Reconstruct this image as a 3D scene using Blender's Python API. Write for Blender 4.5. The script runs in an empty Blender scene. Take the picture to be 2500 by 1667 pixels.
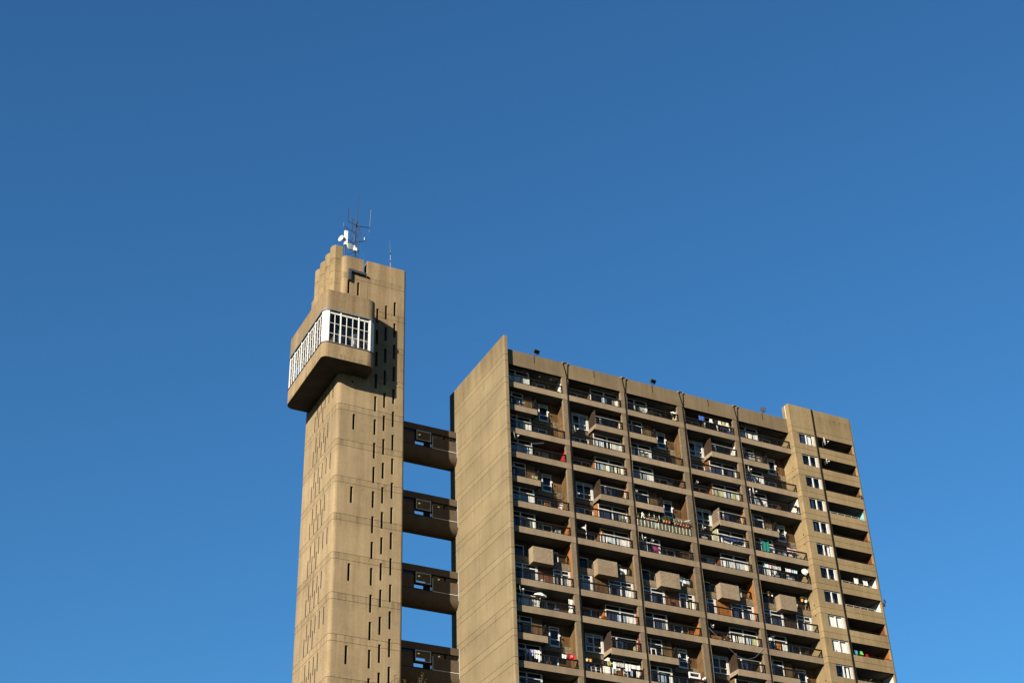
import bpy, math, random
from mathutils import Vector, Matrix
rng = random.Random(7)
scene = bpy.context.scene
COL = scene.collection
GROUND = -82.1          # z = 0 is the underside of the top balcony slab

# ------------------------------------------------------------------ camera
cam_d = bpy.data.cameras.new('camera'); cam = bpy.data.objects.new('camera', cam_d); COL.objects.link(cam)
yaw, pit, roll = 0.488, 0.588, -0.037
F_ = 3605.518
fw = Vector((math.sin(yaw)*math.cos(pit), math.cos(yaw)*math.cos(pit), math.sin(pit)))
rt = Vector((math.cos(yaw), -math.sin(yaw), 0)); up = rt.cross(fw)
r2 = math.cos(roll)*rt + math.sin(roll)*up; u2 = -math.sin(roll)*rt + math.cos(roll)*up
cam.matrix_world = Matrix(((r2.x, u2.x, -fw.x, -59.307), (r2.y, u2.y, -fw.y, -114.111), (r2.z, u2.z, -fw.z, -80.508), (0, 0, 0, 1)))
cam_d.sensor_width = 36; cam_d.lens = F_/2500*36
cam_d.clip_start = 0.5; cam_d.clip_end = 6000
scene.camera = cam

# ------------------------------------------------------------------ light
SUN_EL = 18.5
sdir = Vector((-1.67, -1.0, math.tan(math.radians(SUN_EL))*math.hypot(1.67, 1.0))).normalized()   # towards the sun
sun_d = bpy.data.lights.new('sun', 'SUN'); sun = bpy.data.objects.new('sun', sun_d); COL.objects.link(sun)
sun_d.energy = 5.0; sun_d.angle = math.radians(0.5); sun_d.color = (1.0, 0.90, 0.74)
sun.rotation_euler = sdir.to_track_quat('Z', 'Y').to_euler(); sun.location = (-60, -60, 60)
world = bpy.data.worlds.new('World'); scene.world = world; world.use_nodes = True
wn = world.node_tree; wn.nodes.clear()
sky = wn.nodes.new('ShaderNodeTexSky'); sky.sky_type = 'NISHITA'; sky.sun_disc = False
sky.sun_elevation = math.radians(SUN_EL); sky.sun_rotation = math.atan2(sdir.x, sdir.y)
sky.altitude = 0; sky.air_density = 1.4; sky.dust_density = 0.0; sky.ozone_density = 10.0
bg = wn.nodes.new('ShaderNodeBackground'); bg.inputs['Strength'].default_value = 0.052
wo = wn.nodes.new('ShaderNodeOutputWorld')
wb = wn.nodes.new('ShaderNodeMix'); wb.data_type = 'RGBA'; wb.blend_type = 'MULTIPLY'; wb.inputs[0].default_value = 1.0; wb.inputs[7].default_value = (0.88, 1.06, 1.0, 1)   # the camera's white balance
wn.links.new(sky.outputs[0], wb.inputs[6]); wn.links.new(wb.outputs[2], bg.inputs[0]); wn.links.new(bg.outputs[0], wo.inputs[0])
scene.view_settings.view_transform = 'Standard'; scene.view_settings.look = 'None'
scene.view_settings.exposure = 1.50; scene.view_settings.gamma = 1.0
scene.view_settings.use_curve_mapping = False
scene.cycles.max_bounces = 8; scene.cycles.diffuse_bounces = 1; scene.cycles.transparent_max_bounces = 12

# ------------------------------------------------------------------ materials
def new_mat(name):
    m = bpy.data.materials.new(name); m.use_nodes = True
    nt = m.node_tree; b = nt.nodes['Principled BSDF']
    b.inputs['Specular IOR Level'].default_value = 0.25
    return m, nt, b
def N(nt, t, **kw):
    n = nt.nodes.new(t)
    for k, v in kw.items(): setattr(n, k, v)
    return n
def L(nt, a, b): nt.links.new(a, b)
def noise(nt, vec, scale, detail=3, rough=0.55):
    n = N(nt, 'ShaderNodeTexNoise'); n.inputs['Scale'].default_value = scale
    n.inputs['Detail'].default_value = detail; n.inputs['Roughness'].default_value = rough
    L(nt, vec, n.inputs['Vector']); return n.outputs['Fac']
def ramp(nt, fac, stops):
    r = N(nt, 'ShaderNodeValToRGB'); e = r.color_ramp.elements
    while len(e) < len(stops): e.new(0.5)
    for i, (p, c) in enumerate(stops):
        e[i].position = p; e[i].color = (*c, 1) if len(c) == 3 else c
    L(nt, fac, r.inputs[0]); return r.outputs[0]
def mixc(nt, fac, a, b, mode='MIX'):
    m = N(nt, 'ShaderNodeMix', data_type='RGBA', blend_type=mode)
    if isinstance(fac, (int, float)): m.inputs[0].default_value = fac
    else: L(nt, fac, m.inputs[0])
    for sock, v in ((m.inputs[6], a), (m.inputs[7], b)):
        if isinstance(v, tuple): sock.default_value = (*v, 1)
        else: L(nt, v, sock)
    return m.outputs[2]
def mapping(nt, vec, s):
    n = N(nt, 'ShaderNodeMapping'); n.inputs['Scale'].default_value = s; L(nt, vec, n.inputs[0]); return n.outputs[0]

def concrete(name, dark, mid, light, speck=5.0, contrast=1.0, streak=0.35, bump=0.25, weather_z=None, tone=0.07, drip=None):
    dark, mid, light = (tuple(v*0.465 for v in q) for q in (dark, mid, light))
    m, nt, b = new_mat(name)
    pos = N(nt, 'ShaderNodeNewGeometry').outputs['Position']
    f1 = noise(nt, pos, speck, 2, 0.7)                       # exposed aggregate
    lo, hi = 0.5-0.16/contrast, 0.5+0.16/contrast
    c = ramp(nt, f1, [(lo, dark), (0.5, mid), (hi, light)])
    f2 = noise(nt, pos, 0.22, 4, 0.6)                        # broad patches
    c = mixc(nt, 1.0, c, ramp(nt, f2, [(0.3, (0.80, 0.79, 0.77)), (0.7, (1.10, 1.10, 1.09))]), 'MULTIPLY')
    st = noise(nt, mapping(nt, pos, (1.6, 1.6, 0.07)), 1.0, 4, 0.65)   # rain streaks
    c = mixc(nt, streak, c, ramp(nt, st, [(0.33, (0.50, 0.47, 0.43)), (0.60, (1.0, 1.0, 1.0)), (0.75, (1.15, 1.15, 1.13))]), 'MULTIPLY')
    if drip:                     # dirt washed down from the open joints
        off, per, ln, amt = drip
        sz = N(nt, 'ShaderNodeSeparateXYZ'); L(nt, pos, sz.inputs[0])
        def mm(op, a_, v): 
            n = N(nt, 'ShaderNodeMath', operation=op); L(nt, a_, n.inputs[0]); n.inputs[1].default_value = v; return n.outputs[0]
        fz = mm('FRACT', mm('DIVIDE', mm('SUBTRACT', sz.outputs[2], off), per), 0.0)
        near = ramp(nt, fz, [(0.0, (0, 0, 0)), (1-ln, (0, 0, 0)), (0.995, (1, 1, 1))])
        run = ramp(nt, noise(nt, mapping(nt, pos, (2.6, 2.6, 0.12)), 1.0, 4, 0.7), [(0.46, (0, 0, 0)), (0.66, (1, 1, 1))])
        blot = ramp(nt, noise(nt, pos, 0.75, 4, 0.65), [(0.60, (0, 0, 0)), (0.74, (1, 1, 1))])
        k_ = N(nt, 'ShaderNodeMix', data_type='RGBA', blend_type='MULTIPLY'); k_.inputs[0].default_value = 1.0; L(nt, near, k_.inputs[6]); L(nt, run, k_.inputs[7])
        c = mixc(nt, k_.outputs[2], c, mixc(nt, 1.0, c, (1-amt, 1-amt*1.05, 1-amt*1.1), 'MULTIPLY'))
        bl = N(nt, 'ShaderNodeMix', data_type='RGBA', blend_type='MULTIPLY'); bl.inputs[0].default_value = 1.0; L(nt, blot, bl.inputs[6]); bl.inputs[7].default_value = (0.55, 0.55, 0.55, 1)
        c = mixc(nt, bl.outputs[2], c, mixc(nt, 1.0, c, (0.66, 0.63, 0.58), 'MULTIPLY'))
    oi = N(nt, 'ShaderNodeObjectInfo')
    c = mixc(nt, 1.0, c, ramp(nt, oi.outputs['Random'], [(0.0, (1-tone, 1-tone, 1-tone)), (1.0, (1+tone, 1+tone, 1+tone))]), 'MULTIPLY')
    if weather_z:
        z0, z1, wc = weather_z
        sx = N(nt, 'ShaderNodeSeparateXYZ'); L(nt, pos, sx.inputs[0])
        st2 = noise(nt, mapping(nt, pos, (0.9, 0.9, 0.05)), 1.0, 3, 0.6)
        mr = N(nt, 'ShaderNodeMapRange'); L(nt, sx.outputs[2], mr.inputs[0])
        mr.inputs[1].default_value = z0; mr.inputs[2].default_value = z1
        mu = N(nt, 'ShaderNodeMath', operation='MULTIPLY'); L(nt, mr.outputs[0], mu.inputs[0])
        L(nt, ramp(nt, st2, [(0.35, (1, 1, 1)), (0.62, (0.25, 0.25, 0.25))]), mu.inputs[1])
        c = mixc(nt, mu.outputs[0], c, mixc(nt, 1.0, c, wc, 'MULTIPLY'))
    L(nt, c, b.inputs['Base Color'])
    b.inputs['Roughness'].default_value = 0.92
    bp = N(nt, 'ShaderNodeBump'); bp.inputs['Strength'].default_value = bump; bp.inputs['Distance'].default_value = 0.03
    L(nt, f1, bp.inputs['Height']); L(nt, bp.outputs[0], b.inputs['Normal'])
    return m

def plain(name, col, rough=0.6, var=0.12, scale=3.0, spec=0.25, metal=0.0):
    m, nt, b = new_mat(name)
    pos = N(nt, 'ShaderNodeNewGeometry').outputs['Position']
    f = noise(nt, pos, scale, 3)
    col = tuple(v*0.62 for v in col); k = 1-var
    c = ramp(nt, f, [(0.3, tuple(x*k for x in col)), (0.7, tuple(min(1, x*(1+var)) for x in col))])
    L(nt, c, b.inputs['Base Color']); b.inputs['Roughness'].default_value = rough
    b.inputs['Specular IOR Level'].default_value = spec; b.inputs['Metallic'].default_value = metal
    return m

def wood(name, c0, c1):
    c0, c1 = (tuple(v*0.60 for v in q) for q in (c0, c1))
    m, nt, b = new_mat(name)
    pos = N(nt, 'ShaderNodeNewGeometry').outputs['Position']
    f = noise(nt, mapping(nt, pos, (7.0, 7.0, 0.35)), 1.0, 4, 0.65)
    g = noise(nt, pos, 0.9, 3)
    c = ramp(nt, f, [(0.3, c0), (0.7, c1)])
    c = mixc(nt, 1.0, c, ramp(nt, g, [(0.3, (0.6, 0.6, 0.6)), (0.7, (1.1, 1.1, 1.1))]), 'MULTIPLY')
    L(nt, c, b.inputs['Base Color']); b.inputs['Roughness'].default_value = 0.65
    return m

def glass(name, tint=(0.97, 0.98, 0.985)):
    m, nt, b = new_mat(name); nt.nodes.remove(b)
    out = nt.nodes['Material Output']
    tr = N(nt, 'ShaderNodeBsdfTransparent'); tr.inputs[0].default_value = (*tint, 1)
    gl = N(nt, 'ShaderNodeBsdfGlossy'); gl.inputs[1].default_value = 0.02; gl.inputs[0].default_value = (0.95, 0.95, 0.95, 1)
    ge_ = N(nt, 'ShaderNodeNewGeometry'); dt = N(nt, 'ShaderNodeVectorMath', operation='DOT_PRODUCT')
    L(nt, ge_.outputs['Normal'], dt.inputs[0]); L(nt, ge_.outputs['Incoming'], dt.inputs[1])
    def mth(op, a_, v=None):       # Schlick reflectance, the same from both sides of the pane
        n = N(nt, 'ShaderNodeMath', operation=op)
        if isinstance(a_, (int, float)): n.inputs[0].default_value = a_; L(nt, v, n.inputs[1])
        else:
            L(nt, a_, n.inputs[0])
            if v is not None: n.inputs[1].default_value = v
        return n.outputs[0]
    fr_ = mth('ADD', mth('MULTIPLY', mth('POWER', mth('SUBTRACT', 1.0, mth('ABSOLUTE', dt.outputs['Value'])), 5.0), 0.75), 0.02)
    mx = N(nt, 'ShaderNodeMixShader'); L(nt, fr_, mx.inputs[0]); L(nt, tr.outputs[0], mx.inputs[1]); L(nt, gl.outputs[0], mx.inputs[2])
    L(nt, mx.outputs[0], out.inputs[0])
    return m

M = {}
M['tower'] = concrete('tower_concrete', (0.285, 0.208, 0.116), (0.415, 0.306, 0.173), (0.55, 0.42, 0.255), 22.0, 0.9, 0.40, weather_z=(-3.0, 5.0, (0.74, 0.68, 0.62)), drip=(-6.3, 4.125, 0.40, 0.42))
M['gable'] = concrete('gable_concrete', (0.25, 0.188, 0.104), (0.315, 0.242, 0.137), (0.37, 0.29, 0.17), 22.0, 0.8, 0.20, weather_z=(2.6, 4.2, (0.68, 0.64, 0.58)), tone=0.05, drip=(0.0, 2.75, 0.45, 0.13))
M['block'] = concrete('stair_concrete', (0.265, 0.19, 0.097), (0.37, 0.268, 0.138), (0.47, 0.345, 0.185), 22.0, 0.9, 0.32, tone=0.05, drip=(0.0, 2.75, 0.40, 0.35))
M['agg'] = concrete('aggregate_concrete', (0.18, 0.13, 0.083), (0.35, 0.262, 0.17), (0.54, 0.42, 0.295), 20.0, 1.0, 0.30, tone=0.10)
M['para'] = concrete('parapet_concrete', (0.17, 0.12, 0.065), (0.25, 0.182, 0.102), (0.34, 0.26, 0.16), 20.0, 1.0, 0.35)
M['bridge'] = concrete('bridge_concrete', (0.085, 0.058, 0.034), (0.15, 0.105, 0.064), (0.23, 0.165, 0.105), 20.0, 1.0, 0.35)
M['column'] = concrete('column_concrete', (0.135, 0.098, 0.058), (0.235, 0.173, 0.106), (0.36, 0.275, 0.18), 18.0, 1.1, 0.4)
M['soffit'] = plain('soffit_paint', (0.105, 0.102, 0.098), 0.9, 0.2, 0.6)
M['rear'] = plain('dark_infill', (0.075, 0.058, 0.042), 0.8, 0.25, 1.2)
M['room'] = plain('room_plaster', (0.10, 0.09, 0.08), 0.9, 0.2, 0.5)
M['ledge'] = concrete('ledge_concrete', (0.14, 0.10, 0.06), (0.25, 0.19, 0.115), (0.38, 0.30, 0.20), 6.0, 1.0, 0.3)
M['rail'] = plain('rail_paint', (0.010, 0.009, 0.008), 0.85, 0.2, spec=0.08)
M['pipe'] = plain('pipe_iron', (0.010, 0.008, 0.007), 0.85, 0.3, spec=0.08)
M['frame'] = plain('white_frame', (0.58, 0.57, 0.54), 0.4, 0.08)
M['podframe'] = plain('pod_white_paint', (0.74, 0.72, 0.66), 0.45, 0.06)
M['greyframe'] = plain('grey_frame', (0.42, 0.41, 0.40), 0.4, 0.1)
M['glass'] = glass('window_glass')
M['slit'] = glass('slit_glass', (0.35, 0.38, 0.42))
M['dark'] = plain('dark_opening', (0.012, 0.011, 0.010), 0.7, 0.2)
M['lead'] = plain('grey_lead', (0.17, 0.165, 0.155), 0.6, 0.2)
M['duct'] = plain('slate_duct', (0.052, 0.060, 0.070), 0.45, 0.2, spec=0.4)
M['steel'] = plain('galvanised_steel', (0.33, 0.34, 0.36), 0.45, 0.15, metal=0.5)
M['darksteel'] = plain('weathered_steel', (0.05, 0.045, 0.043), 0.5, 0.3)
M['whiteplastic'] = plain('white_plastic', (0.78, 0.76, 0.72), 0.4, 0.05)
M['dish'] = plain('dish_grey', (0.50, 0.50, 0.48), 0.45, 0.08)
M['dishwhite'] = plain('dish_white', (0.75, 0.73, 0.69), 0.45, 0.06)
M['dishdark'] = plain('dish_dark', (0.05, 0.05, 0.055), 0.5, 0.1)
W = {'brown': wood('brown_boards', (0.055, 0.026, 0.010), (0.17, 0.085, 0.032)),
     'tan': wood('tan_boards', (0.085, 0.045, 0.016), (0.21, 0.122, 0.050)),
     'orange': wood('orange_boards', (0.25, 0.075, 0.012), (0.46, 0.17, 0.035)),
     'redbrown': wood('redbrown_boards', (0.085, 0.027, 0.010), (0.23, 0.085, 0.032)),
     'red': plain('red_paint', (0.38, 0.022, 0.018), 0.5, 0.1),
     'white': plain('white_paint', (0.66, 0.63, 0.57), 0.6, 0.08),
     'cream': plain('cream_paint', (0.55, 0.47, 0.28), 0.6, 0.08),
     'dark': wood('dark_boards', (0.022, 0.013, 0.007), (0.07, 0.038, 0.02)),
     'teal': plain('teal_paint', (0.20, 0.50, 0.52), 0.6, 0.08),
     'green': plain('pale_green_paint', (0.30, 0.30, 0.17), 0.6, 0.1)}
def cloth(name, col, var=0.1): return plain(name, col, 0.9, var, 6.0, 0.1)
C = {'w': cloth('white_net', (0.74, 0.71, 0.65)), 'b': cloth('blue_cloth_shaded_net', (0.30, 0.40, 0.50)),  # b: blue cloth, also white net with shade put into its colour
     'n': cloth('navy_curtain', (0.022, 0.03, 0.065)), 'm': cloth('magenta_curtain', (0.30, 0.035, 0.11)),
     'y': cloth('yellow_curtain', (0.45, 0.43, 0.22)), 'g': cloth('grey_green_curtain', (0.16, 0.17, 0.14)),
     's': cloth('royal_blue_cloth', (0.05, 0.12, 0.42)), 'd': cloth('black_cloth', (0.02, 0.018, 0.018)),
     'r': cloth('red_cloth', (0.55, 0.012, 0.018)), 't': cloth('teal_tarpaulin', (0.016, 0.17, 0.135)),
     'p': cloth('pink_cloth', (0.62, 0.42, 0.42)), 'o': cloth('orange_cloth', (0.55, 0.17, 0.03)),
     'v': cloth('lilac_cloth', (0.35, 0.36, 0.62)), 'k': cloth('olive_cloth', (0.30, 0.26, 0.07)),
     'l': cloth('lime_cloth', (0.18, 0.62, 0.10)), 'c': cloth('cyan_cloth', (0.06, 0.30, 0.42)),
     'x': cloth('patterned_cloth', (0.42, 0.40, 0.38), 0.55), 'q': cloth('aqua_cloth', (0.45, 0.68, 0.62))}
M['terracotta'] = plain('terracotta', (0.42, 0.15, 0.07), 0.8, 0.15)
M['orangepot'] = plain('orange_pot', (0.72, 0.23, 0.03), 0.5, 0.05)
M['leaf'] = plain('balcony_leaves', (0.055, 0.085, 0.02), 0.7, 0.5, 9.0)
M['leafdark'] = plain('dark_leaves', (0.03, 0.045, 0.016), 0.7, 0.5, 9.0)
M['autumn'] = plain('autumn_leaves', (0.13, 0.085, 0.025), 0.7, 0.55, 14.0)
M['bark'] = plain('bark', (0.07, 0.05, 0.035), 0.9, 0.3, 8.0)
M['balgreen'] = plain('green_baluster', (0.03, 0.16, 0.07), 0.5, 0.1)
M['balred'] = plain('red_baluster', (0.27, 0.05, 0.05), 0.5, 0.1)
M['balwhite'] = plain('white_baluster', (0.70, 0.68, 0.60), 0.5, 0.1)
m_, nt_, b_ = new_mat('lit_lamp'); b_.inputs['Emission Color'].default_value = (1, 0.75, 0.3, 1); b_.inputs['Emission Strength'].default_value = 0.12; M['litlamp'] = m_

# ------------------------------------------------------------------ mesh helpers
class MB:
    def __init__(s): s.v = []; s.f = []
    def add(s, vs, fs):
        o = len(s.v); s.v += [tuple(p) for p in vs]; s.f += [tuple(i+o for i in f) for f in fs]; return s
    def box(s, x0, x1, y0, y1, z0, z1):
        return s.add([(x0,y0,z0),(x1,y0,z0),(x1,y1,z0),(x0,y1,z0),(x0,y0,z1),(x1,y0,z1),(x1,y1,z1),(x0,y1,z1)],
                     [(0,3,2,1),(4,5,6,7),(0,1,5,4),(1,2,6,5),(2,3,7,6),(3,0,4,7)])
    def obox(s, c, ax, ay, az):            # oriented box: centre and three half-axis vectors
        c, ax, ay, az = map(Vector, (c, ax, ay, az)); vs = []
        for k in (-1, 1):
            for a, b in ((-1,-1),(1,-1),(1,1),(-1,1)): vs.append(c+ax*a+ay*b+az*k)
        return s.add(vs, [(0,3,2,1),(4,5,6,7),(0,1,5,4),(1,2,6,5),(2,3,7,6),(3,0,4,7)])
    def quad(s, a, b, c, d): return s.add([a,b,c,d], [(0,1,2,3)])
    def prism(s, poly, z0, z1):
        n = len(poly)
        return s.add([(x,y,z0) for x,y in poly]+[(x,y,z1) for x,y in poly],
                     [tuple(range(n-1,-1,-1)), tuple(range(n,2*n))]+[(i,(i+1)%n,(i+1)%n+n,i+n) for i in range(n)])
    def tube(s, pts, r, n=6, r1=None):
        pts = [Vector(p) for p in pts]; rings = []; m = len(pts)
        for i, p in enumerate(pts):
            d = (pts[min(i+1,m-1)]-pts[max(i-1,0)]).normalized()
            a = d.cross(Vector((0,0,1)) if abs(d.z) < 0.9 else Vector((1,0,0))).normalized(); b = d.cross(a)
            rr = r if r1 is None else r+(r1-r)*i/max(1,m-1)
            rings.append([p+(a*math.cos(2*math.pi*k/n)+b*math.sin(2*math.pi*k/n))*rr for k in range(n)])
        fs = []
        for i in range(m-1):
            for k in range(n): fs.append((i*n+k, i*n+(k+1)%n, (i+1)*n+(k+1)%n, (i+1)*n+k))
        fs += [tuple(range(n-1,-1,-1)), tuple((m-1)*n+k for k in range(n))]
        return s.add([p for r_ in rings for p in r_], fs)
    def lathe(s, base, axis, prof, n=12):  # prof: list of (distance along axis, radius)
        base = Vector(base); d = Vector(axis).normalized()
        a = d.cross(Vector((0,0,1)) if abs(d.z) < 0.9 else Vector((1,0,0))).normalized(); b = d.cross(a); vs = []; fs = []
        for t, r in prof:
            vs += [base+d*t+(a*math.cos(2*math.pi*k/n)+b*math.sin(2*math.pi*k/n))*r for k in range(n)]
        for i in range(len(prof)-1):
            for k in range(n): fs.append((i*n+k, i*n+(k+1)%n, (i+1)*n+(k+1)%n, (i+1)*n+k))
        fs += [tuple(range(n-1,-1,-1)), tuple((len(prof)-1)*n+k for k in range(n))]
        return s.add(vs, fs)
    def ball(s, c, r, n=10): return s.lathe((c[0],c[1],c[2]-r), (0,0,1), [(r-r*math.cos(math.pi*i/6), max(0.004, r*math.sin(math.pi*i/6))) for i in range(7)], n)

WORLD = {}
def obj(name, mb, mat, parent=None, smooth=False, origin=None):
    """one mesh object; vertices are given in world coordinates"""
    vs = mb.v
    if origin is None:
        if parent is not None: origin = WORLD[parent.name]
        else:
            origin = Vector((sum(p[0] for p in vs)/len(vs), sum(p[1] for p in vs)/len(vs), min(p[2] for p in vs)))
    me = bpy.data.meshes.new(name)
    me.from_pydata([(p[0]-origin[0], p[1]-origin[1], p[2]-origin[2]) for p in vs], [], mb.f)
    me.materials.append(mat)
    if smooth: me.polygons.foreach_set('use_smooth', [True]*len(me.polygons))
    me.update()
    o = bpy.data.objects.new(name, me); COL.objects.link(o)
    if parent is not None: o.parent = parent
    o.location = (origin[0]-WORLD[parent.name][0], origin[1]-WORLD[parent.name][1], origin[2]-WORLD[parent.name][2]) if parent is not None else origin
    WORLD[o.name] = Vector(origin)
    return o
def thing(name, label, cat, loc, group=None):
    o = bpy.data.objects.new(name, None); COL.objects.link(o); o.location = loc
    o['label'] = label; o['category'] = cat
    if group: o['group'] = group
    WORLD[o.name] = Vector(loc); return o
def tag(o, label, cat, group=None):
    o['label'] = label; o['category'] = cat
    if group: o['group'] = group
    return o

def arc(cx, cy, r, a0, a1, n=8):
    return [(cx+r*math.cos(math.radians(a0+(a1-a0)*i/n)), cy+r*math.sin(math.radians(a0+(a1-a0)*i/n))) for i in range(n+1)]

class Path:
    """plan outline (walked with the outside on the left) for upright walls with openings"""
    def __init__(s, pts):
        s.p = [Vector((x, y)) for x, y in pts]; s.s = [0.0]
        for a, b in zip(s.p, s.p[1:]): s.s.append(s.s[-1]+(b-a).length)
    def seg(s, t):
        for i in range(len(s.p)-1):
            if t <= s.s[i+1]+1e-9: return i
        return len(s.p)-2
    def at(s, t, i=None):
        i = s.seg(t) if i is None else i
        return s.p[i]+(s.p[i+1]-s.p[i])*((t-s.s[i])/(s.s[i+1]-s.s[i]))
    def nrm(s, i):
        d = (s.p[i+1]-s.p[i]).normalized(); return Vector((d.y, -d.x))     # inward
    def vn(s, k):
        if k == 0: return s.nrm(0)
        if k == len(s.p)-1: return s.nrm(k-1)
        n = (s.nrm(k-1)+s.nrm(k)).normalized(); return n/max(0.3, n.dot(s.nrm(k)))
    def find(s, x=None, y=None):           # arc length where a straight run passes x (or y)
        best = None
        for i in range(len(s.p)-1):
            a, b = s.p[i], s.p[i+1]
            if (b-a).length < 0.6: continue
            if x is not None and abs(a.y-b.y) < 1e-6 and min(a.x,b.x)-1e-6 <= x <= max(a.x,b.x)+1e-6: best = s.s[i]+abs(x-a.x)
            if y is not None and abs(a.x-b.x) < 1e-6 and min(a.y,b.y)-1e-6 <= y <= max(a.y,b.y)+1e-6: best = s.s[i]+abs(y-a.y)
        return best
    def inset(s, d): return Path([tuple(p+s.vn(k)*d) for k, p in enumerate(s.p)])

def wall(path, z0, z1, holes=(), depth=0.35, lip=0.1, inset=0.0):
    """skin of an upright wall between z0 and z1, openings cut out with reveals, lips along top and bottom"""
    mb = MB()
    hs = [h for h in holes if h[3] > z0+1e-4 and h[2] < z1-1e-4]
    S = sorted(set([round(t, 5) for t in path.s]+[round(t, 5) for h in hs for t in h[:2]]))
    Z = sorted(set([z0, z1]+[min(max(t, z0), z1) for h in hs for t in h[2:4]]))
    def hole(sm, zm): return any(h[0] < sm < h[1] and h[2] < zm < h[3] for h in hs)
    def P(t, i, z, d=0.0):
        p = path.at(t, i)
        if abs(t-path.s[i]) < 1e-4: n = path.vn(i)
        elif abs(t-path.s[i+1]) < 1e-4: n = path.vn(i+1)
        else: n = path.nrm(i)
        p = p+n*(d+inset); return (p.x, p.y, z)
    for a, b in zip(S, S[1:]):
        if b-a < 1e-5: continue
        i = path.seg((a+b)/2)
        for zi in range(len(Z)-1):
            c, d = Z[zi], Z[zi+1]; sm, zm = (a+b)/2, (c+d)/2
            if not hole(sm, zm):
                mb.quad(P(a,i,c), P(a,i,d), P(b,i,d), P(b,i,c))
                if lip:
                    if zi == 0: mb.quad(P(a,i,c), P(b,i,c), P(b,i,c,lip), P(a,i,c,lip))
                    if zi == len(Z)-2: mb.quad(P(a,i,d), P(a,i,d,lip), P(b,i,d,lip), P(b,i,d))
            else:
                if not hole(a-1e-3, zm): mb.quad(P(a,i,c), P(a,i,c,depth), P(a,i,d,depth), P(a,i,d))
                if not hole(b+1e-3, zm): mb.quad(P(b,i,c), P(b,i,d), P(b,i,d,depth), P(b,i,c,depth))
                if zi > 0 and not hole(sm, Z[zi-1]/2+Z[zi]/2): mb.quad(P(a,i,c), P(b,i,c), P(b,i,c,depth), P(a,i,c,depth))
                if zi < len(Z)-2 and not hole(sm, Z[zi+1]/2+Z[zi+2]/2): mb.quad(P(a,i,d), P(a,i,d,depth), P(b,i,d,depth), P(b,i,d))
    return mb

# ------------------------------------------------------------------ ground (below the frame)
g = MB(); g.quad((-3000,-3000,GROUND),(3000,-3000,GROUND),(3000,3000,GROUND),(-3000,3000,GROUND))
go = obj('ground', g, plain('grass_ground', (0.04, 0.045, 0.022), 0.95, 0.3, 0.05)); go['kind'] = 'structure'
g = MB(); g.box(-75, 70, -122, -96, GROUND, GROUND+0.12)
go = obj('pavement', g, plain('paving', (0.16, 0.15, 0.14), 0.9, 0.2, 0.3)); go['kind'] = 'structure'
g = MB(); g.box(-75, 70, -95.9, -86, GROUND+0.004, GROUND+0.03)
go = obj('road', g, plain('asphalt', (0.05, 0.05, 0.05), 0.9, 0.2, 0.5)); go['kind'] = 'structure'

# ================================================================== SERVICE TOWER
TX0, TX1, TY0, TY1 = -15.35, -7.97, 6.78, 16.65
tower = thing('service_tower', 'slender tan concrete service tower with slit windows and a glazed boiler house near its top', 'tower', (-11.7, 11.7, GROUND))
tp = Path([(TX1-0.1, TY1)] + [(TX1, TY1-0.1)] + arc(TX1-0.3, TY0+0.3, 0.3, 0, -90, 5) + arc(TX0+0.4, TY0+0.4, 0.4, -90, -180, 8) + arc(TX0+0.35, TY1-0.35, 0.35, 180, 90, 5))
slits = []      # (s0, s1, z0, z1, kind)
def fslit(x, ztop, h=1.83, w=0.29): s = tp.find(x=x); slits.append((s-w/2, s+w/2, ztop-h, ztop, 'f', x))
def lslit(y, ztop, h=1.83, w=0.24): s = tp.find(y=y); slits.append((s-w/2, s+w/2, ztop-h, ztop, 'l', y))
# find() for y must use the left face: the right face shares y, so the last match (left) is kept
for k in range(0, 19):
    fslit(-9.27, 11.95-2.75*k); fslit(-10.27, 11.24-2.75*k); fslit(-11.26, 10.56-2.75*k)
for k in range(0, 5): fslit(-13.55, -3.12-8.25*k)
fslit(-14.63, 13.45, 1.87); fslit(-13.54, 13.32, 1.74)
for k in range(-1, 5):
    z = -8.25*k
    for y in (9.42, 10.54, 11.70, 12.83): lslit(y, -3.12+z)
    for y in (10.0, 11.13, 12.29, 13.46): lslit(y, -4.48+z)
    for y in (8.31, 9.43, 10.57, 11.70, 12.88): lslit(y, -7.22+z)
    for y in (11.16, 12.30, 13.46): lslit(y, -8.57+z)
slits = [s for s in slits if not (s[4] == 'l' and s[3] > 1.3)]
joints = []
k = -15
zj = -6.3-4.125*12
while zj < 15:
    joints += [zj-0.67, zj]; zj += 4.125
joints = [z for z in joints if z > -60]
GAP = 0.035
edges = [GROUND]+joints+[16.5]
gapx = (tp.find(x=-12.57), tp.find(x=-13.0))
vj = tp.find(x=-12.44)
H = [s[:4] for s in slits]
for a, b in zip(edges, edges[1:]):
    if a > 14.0: continue                                   # the parapet above the last joint is built as blocks
    hh = list(H)
    if a > 9: hh.append((vj-0.025, vj+0.025, a-1, b+1))      # open vertical joint near the top
    obj('wall_band', wall(tp, a+GAP/2 if a > GROUND else a, b-GAP/2, hh, 0.40), M['tower'], tower)
obj('wall_core', wall(tp, GROUND, 14.3, H, 0.0, 0, inset=0.07), M['tower'], tower)
rw_ = MB(); rw_.box(TX0+0.3, TX1-0.08, TY1-0.3, TY1-0.02, GROUND, 14.2); obj('rear_wall', rw_, M['tower'], tower)
rb = MB(); rb.box(TX0+0.3, TX1-0.3, TY0+0.3, TY1-0.3, 14.0, 14.25); obj('roof', rb, M['lead'], tower)
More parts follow.
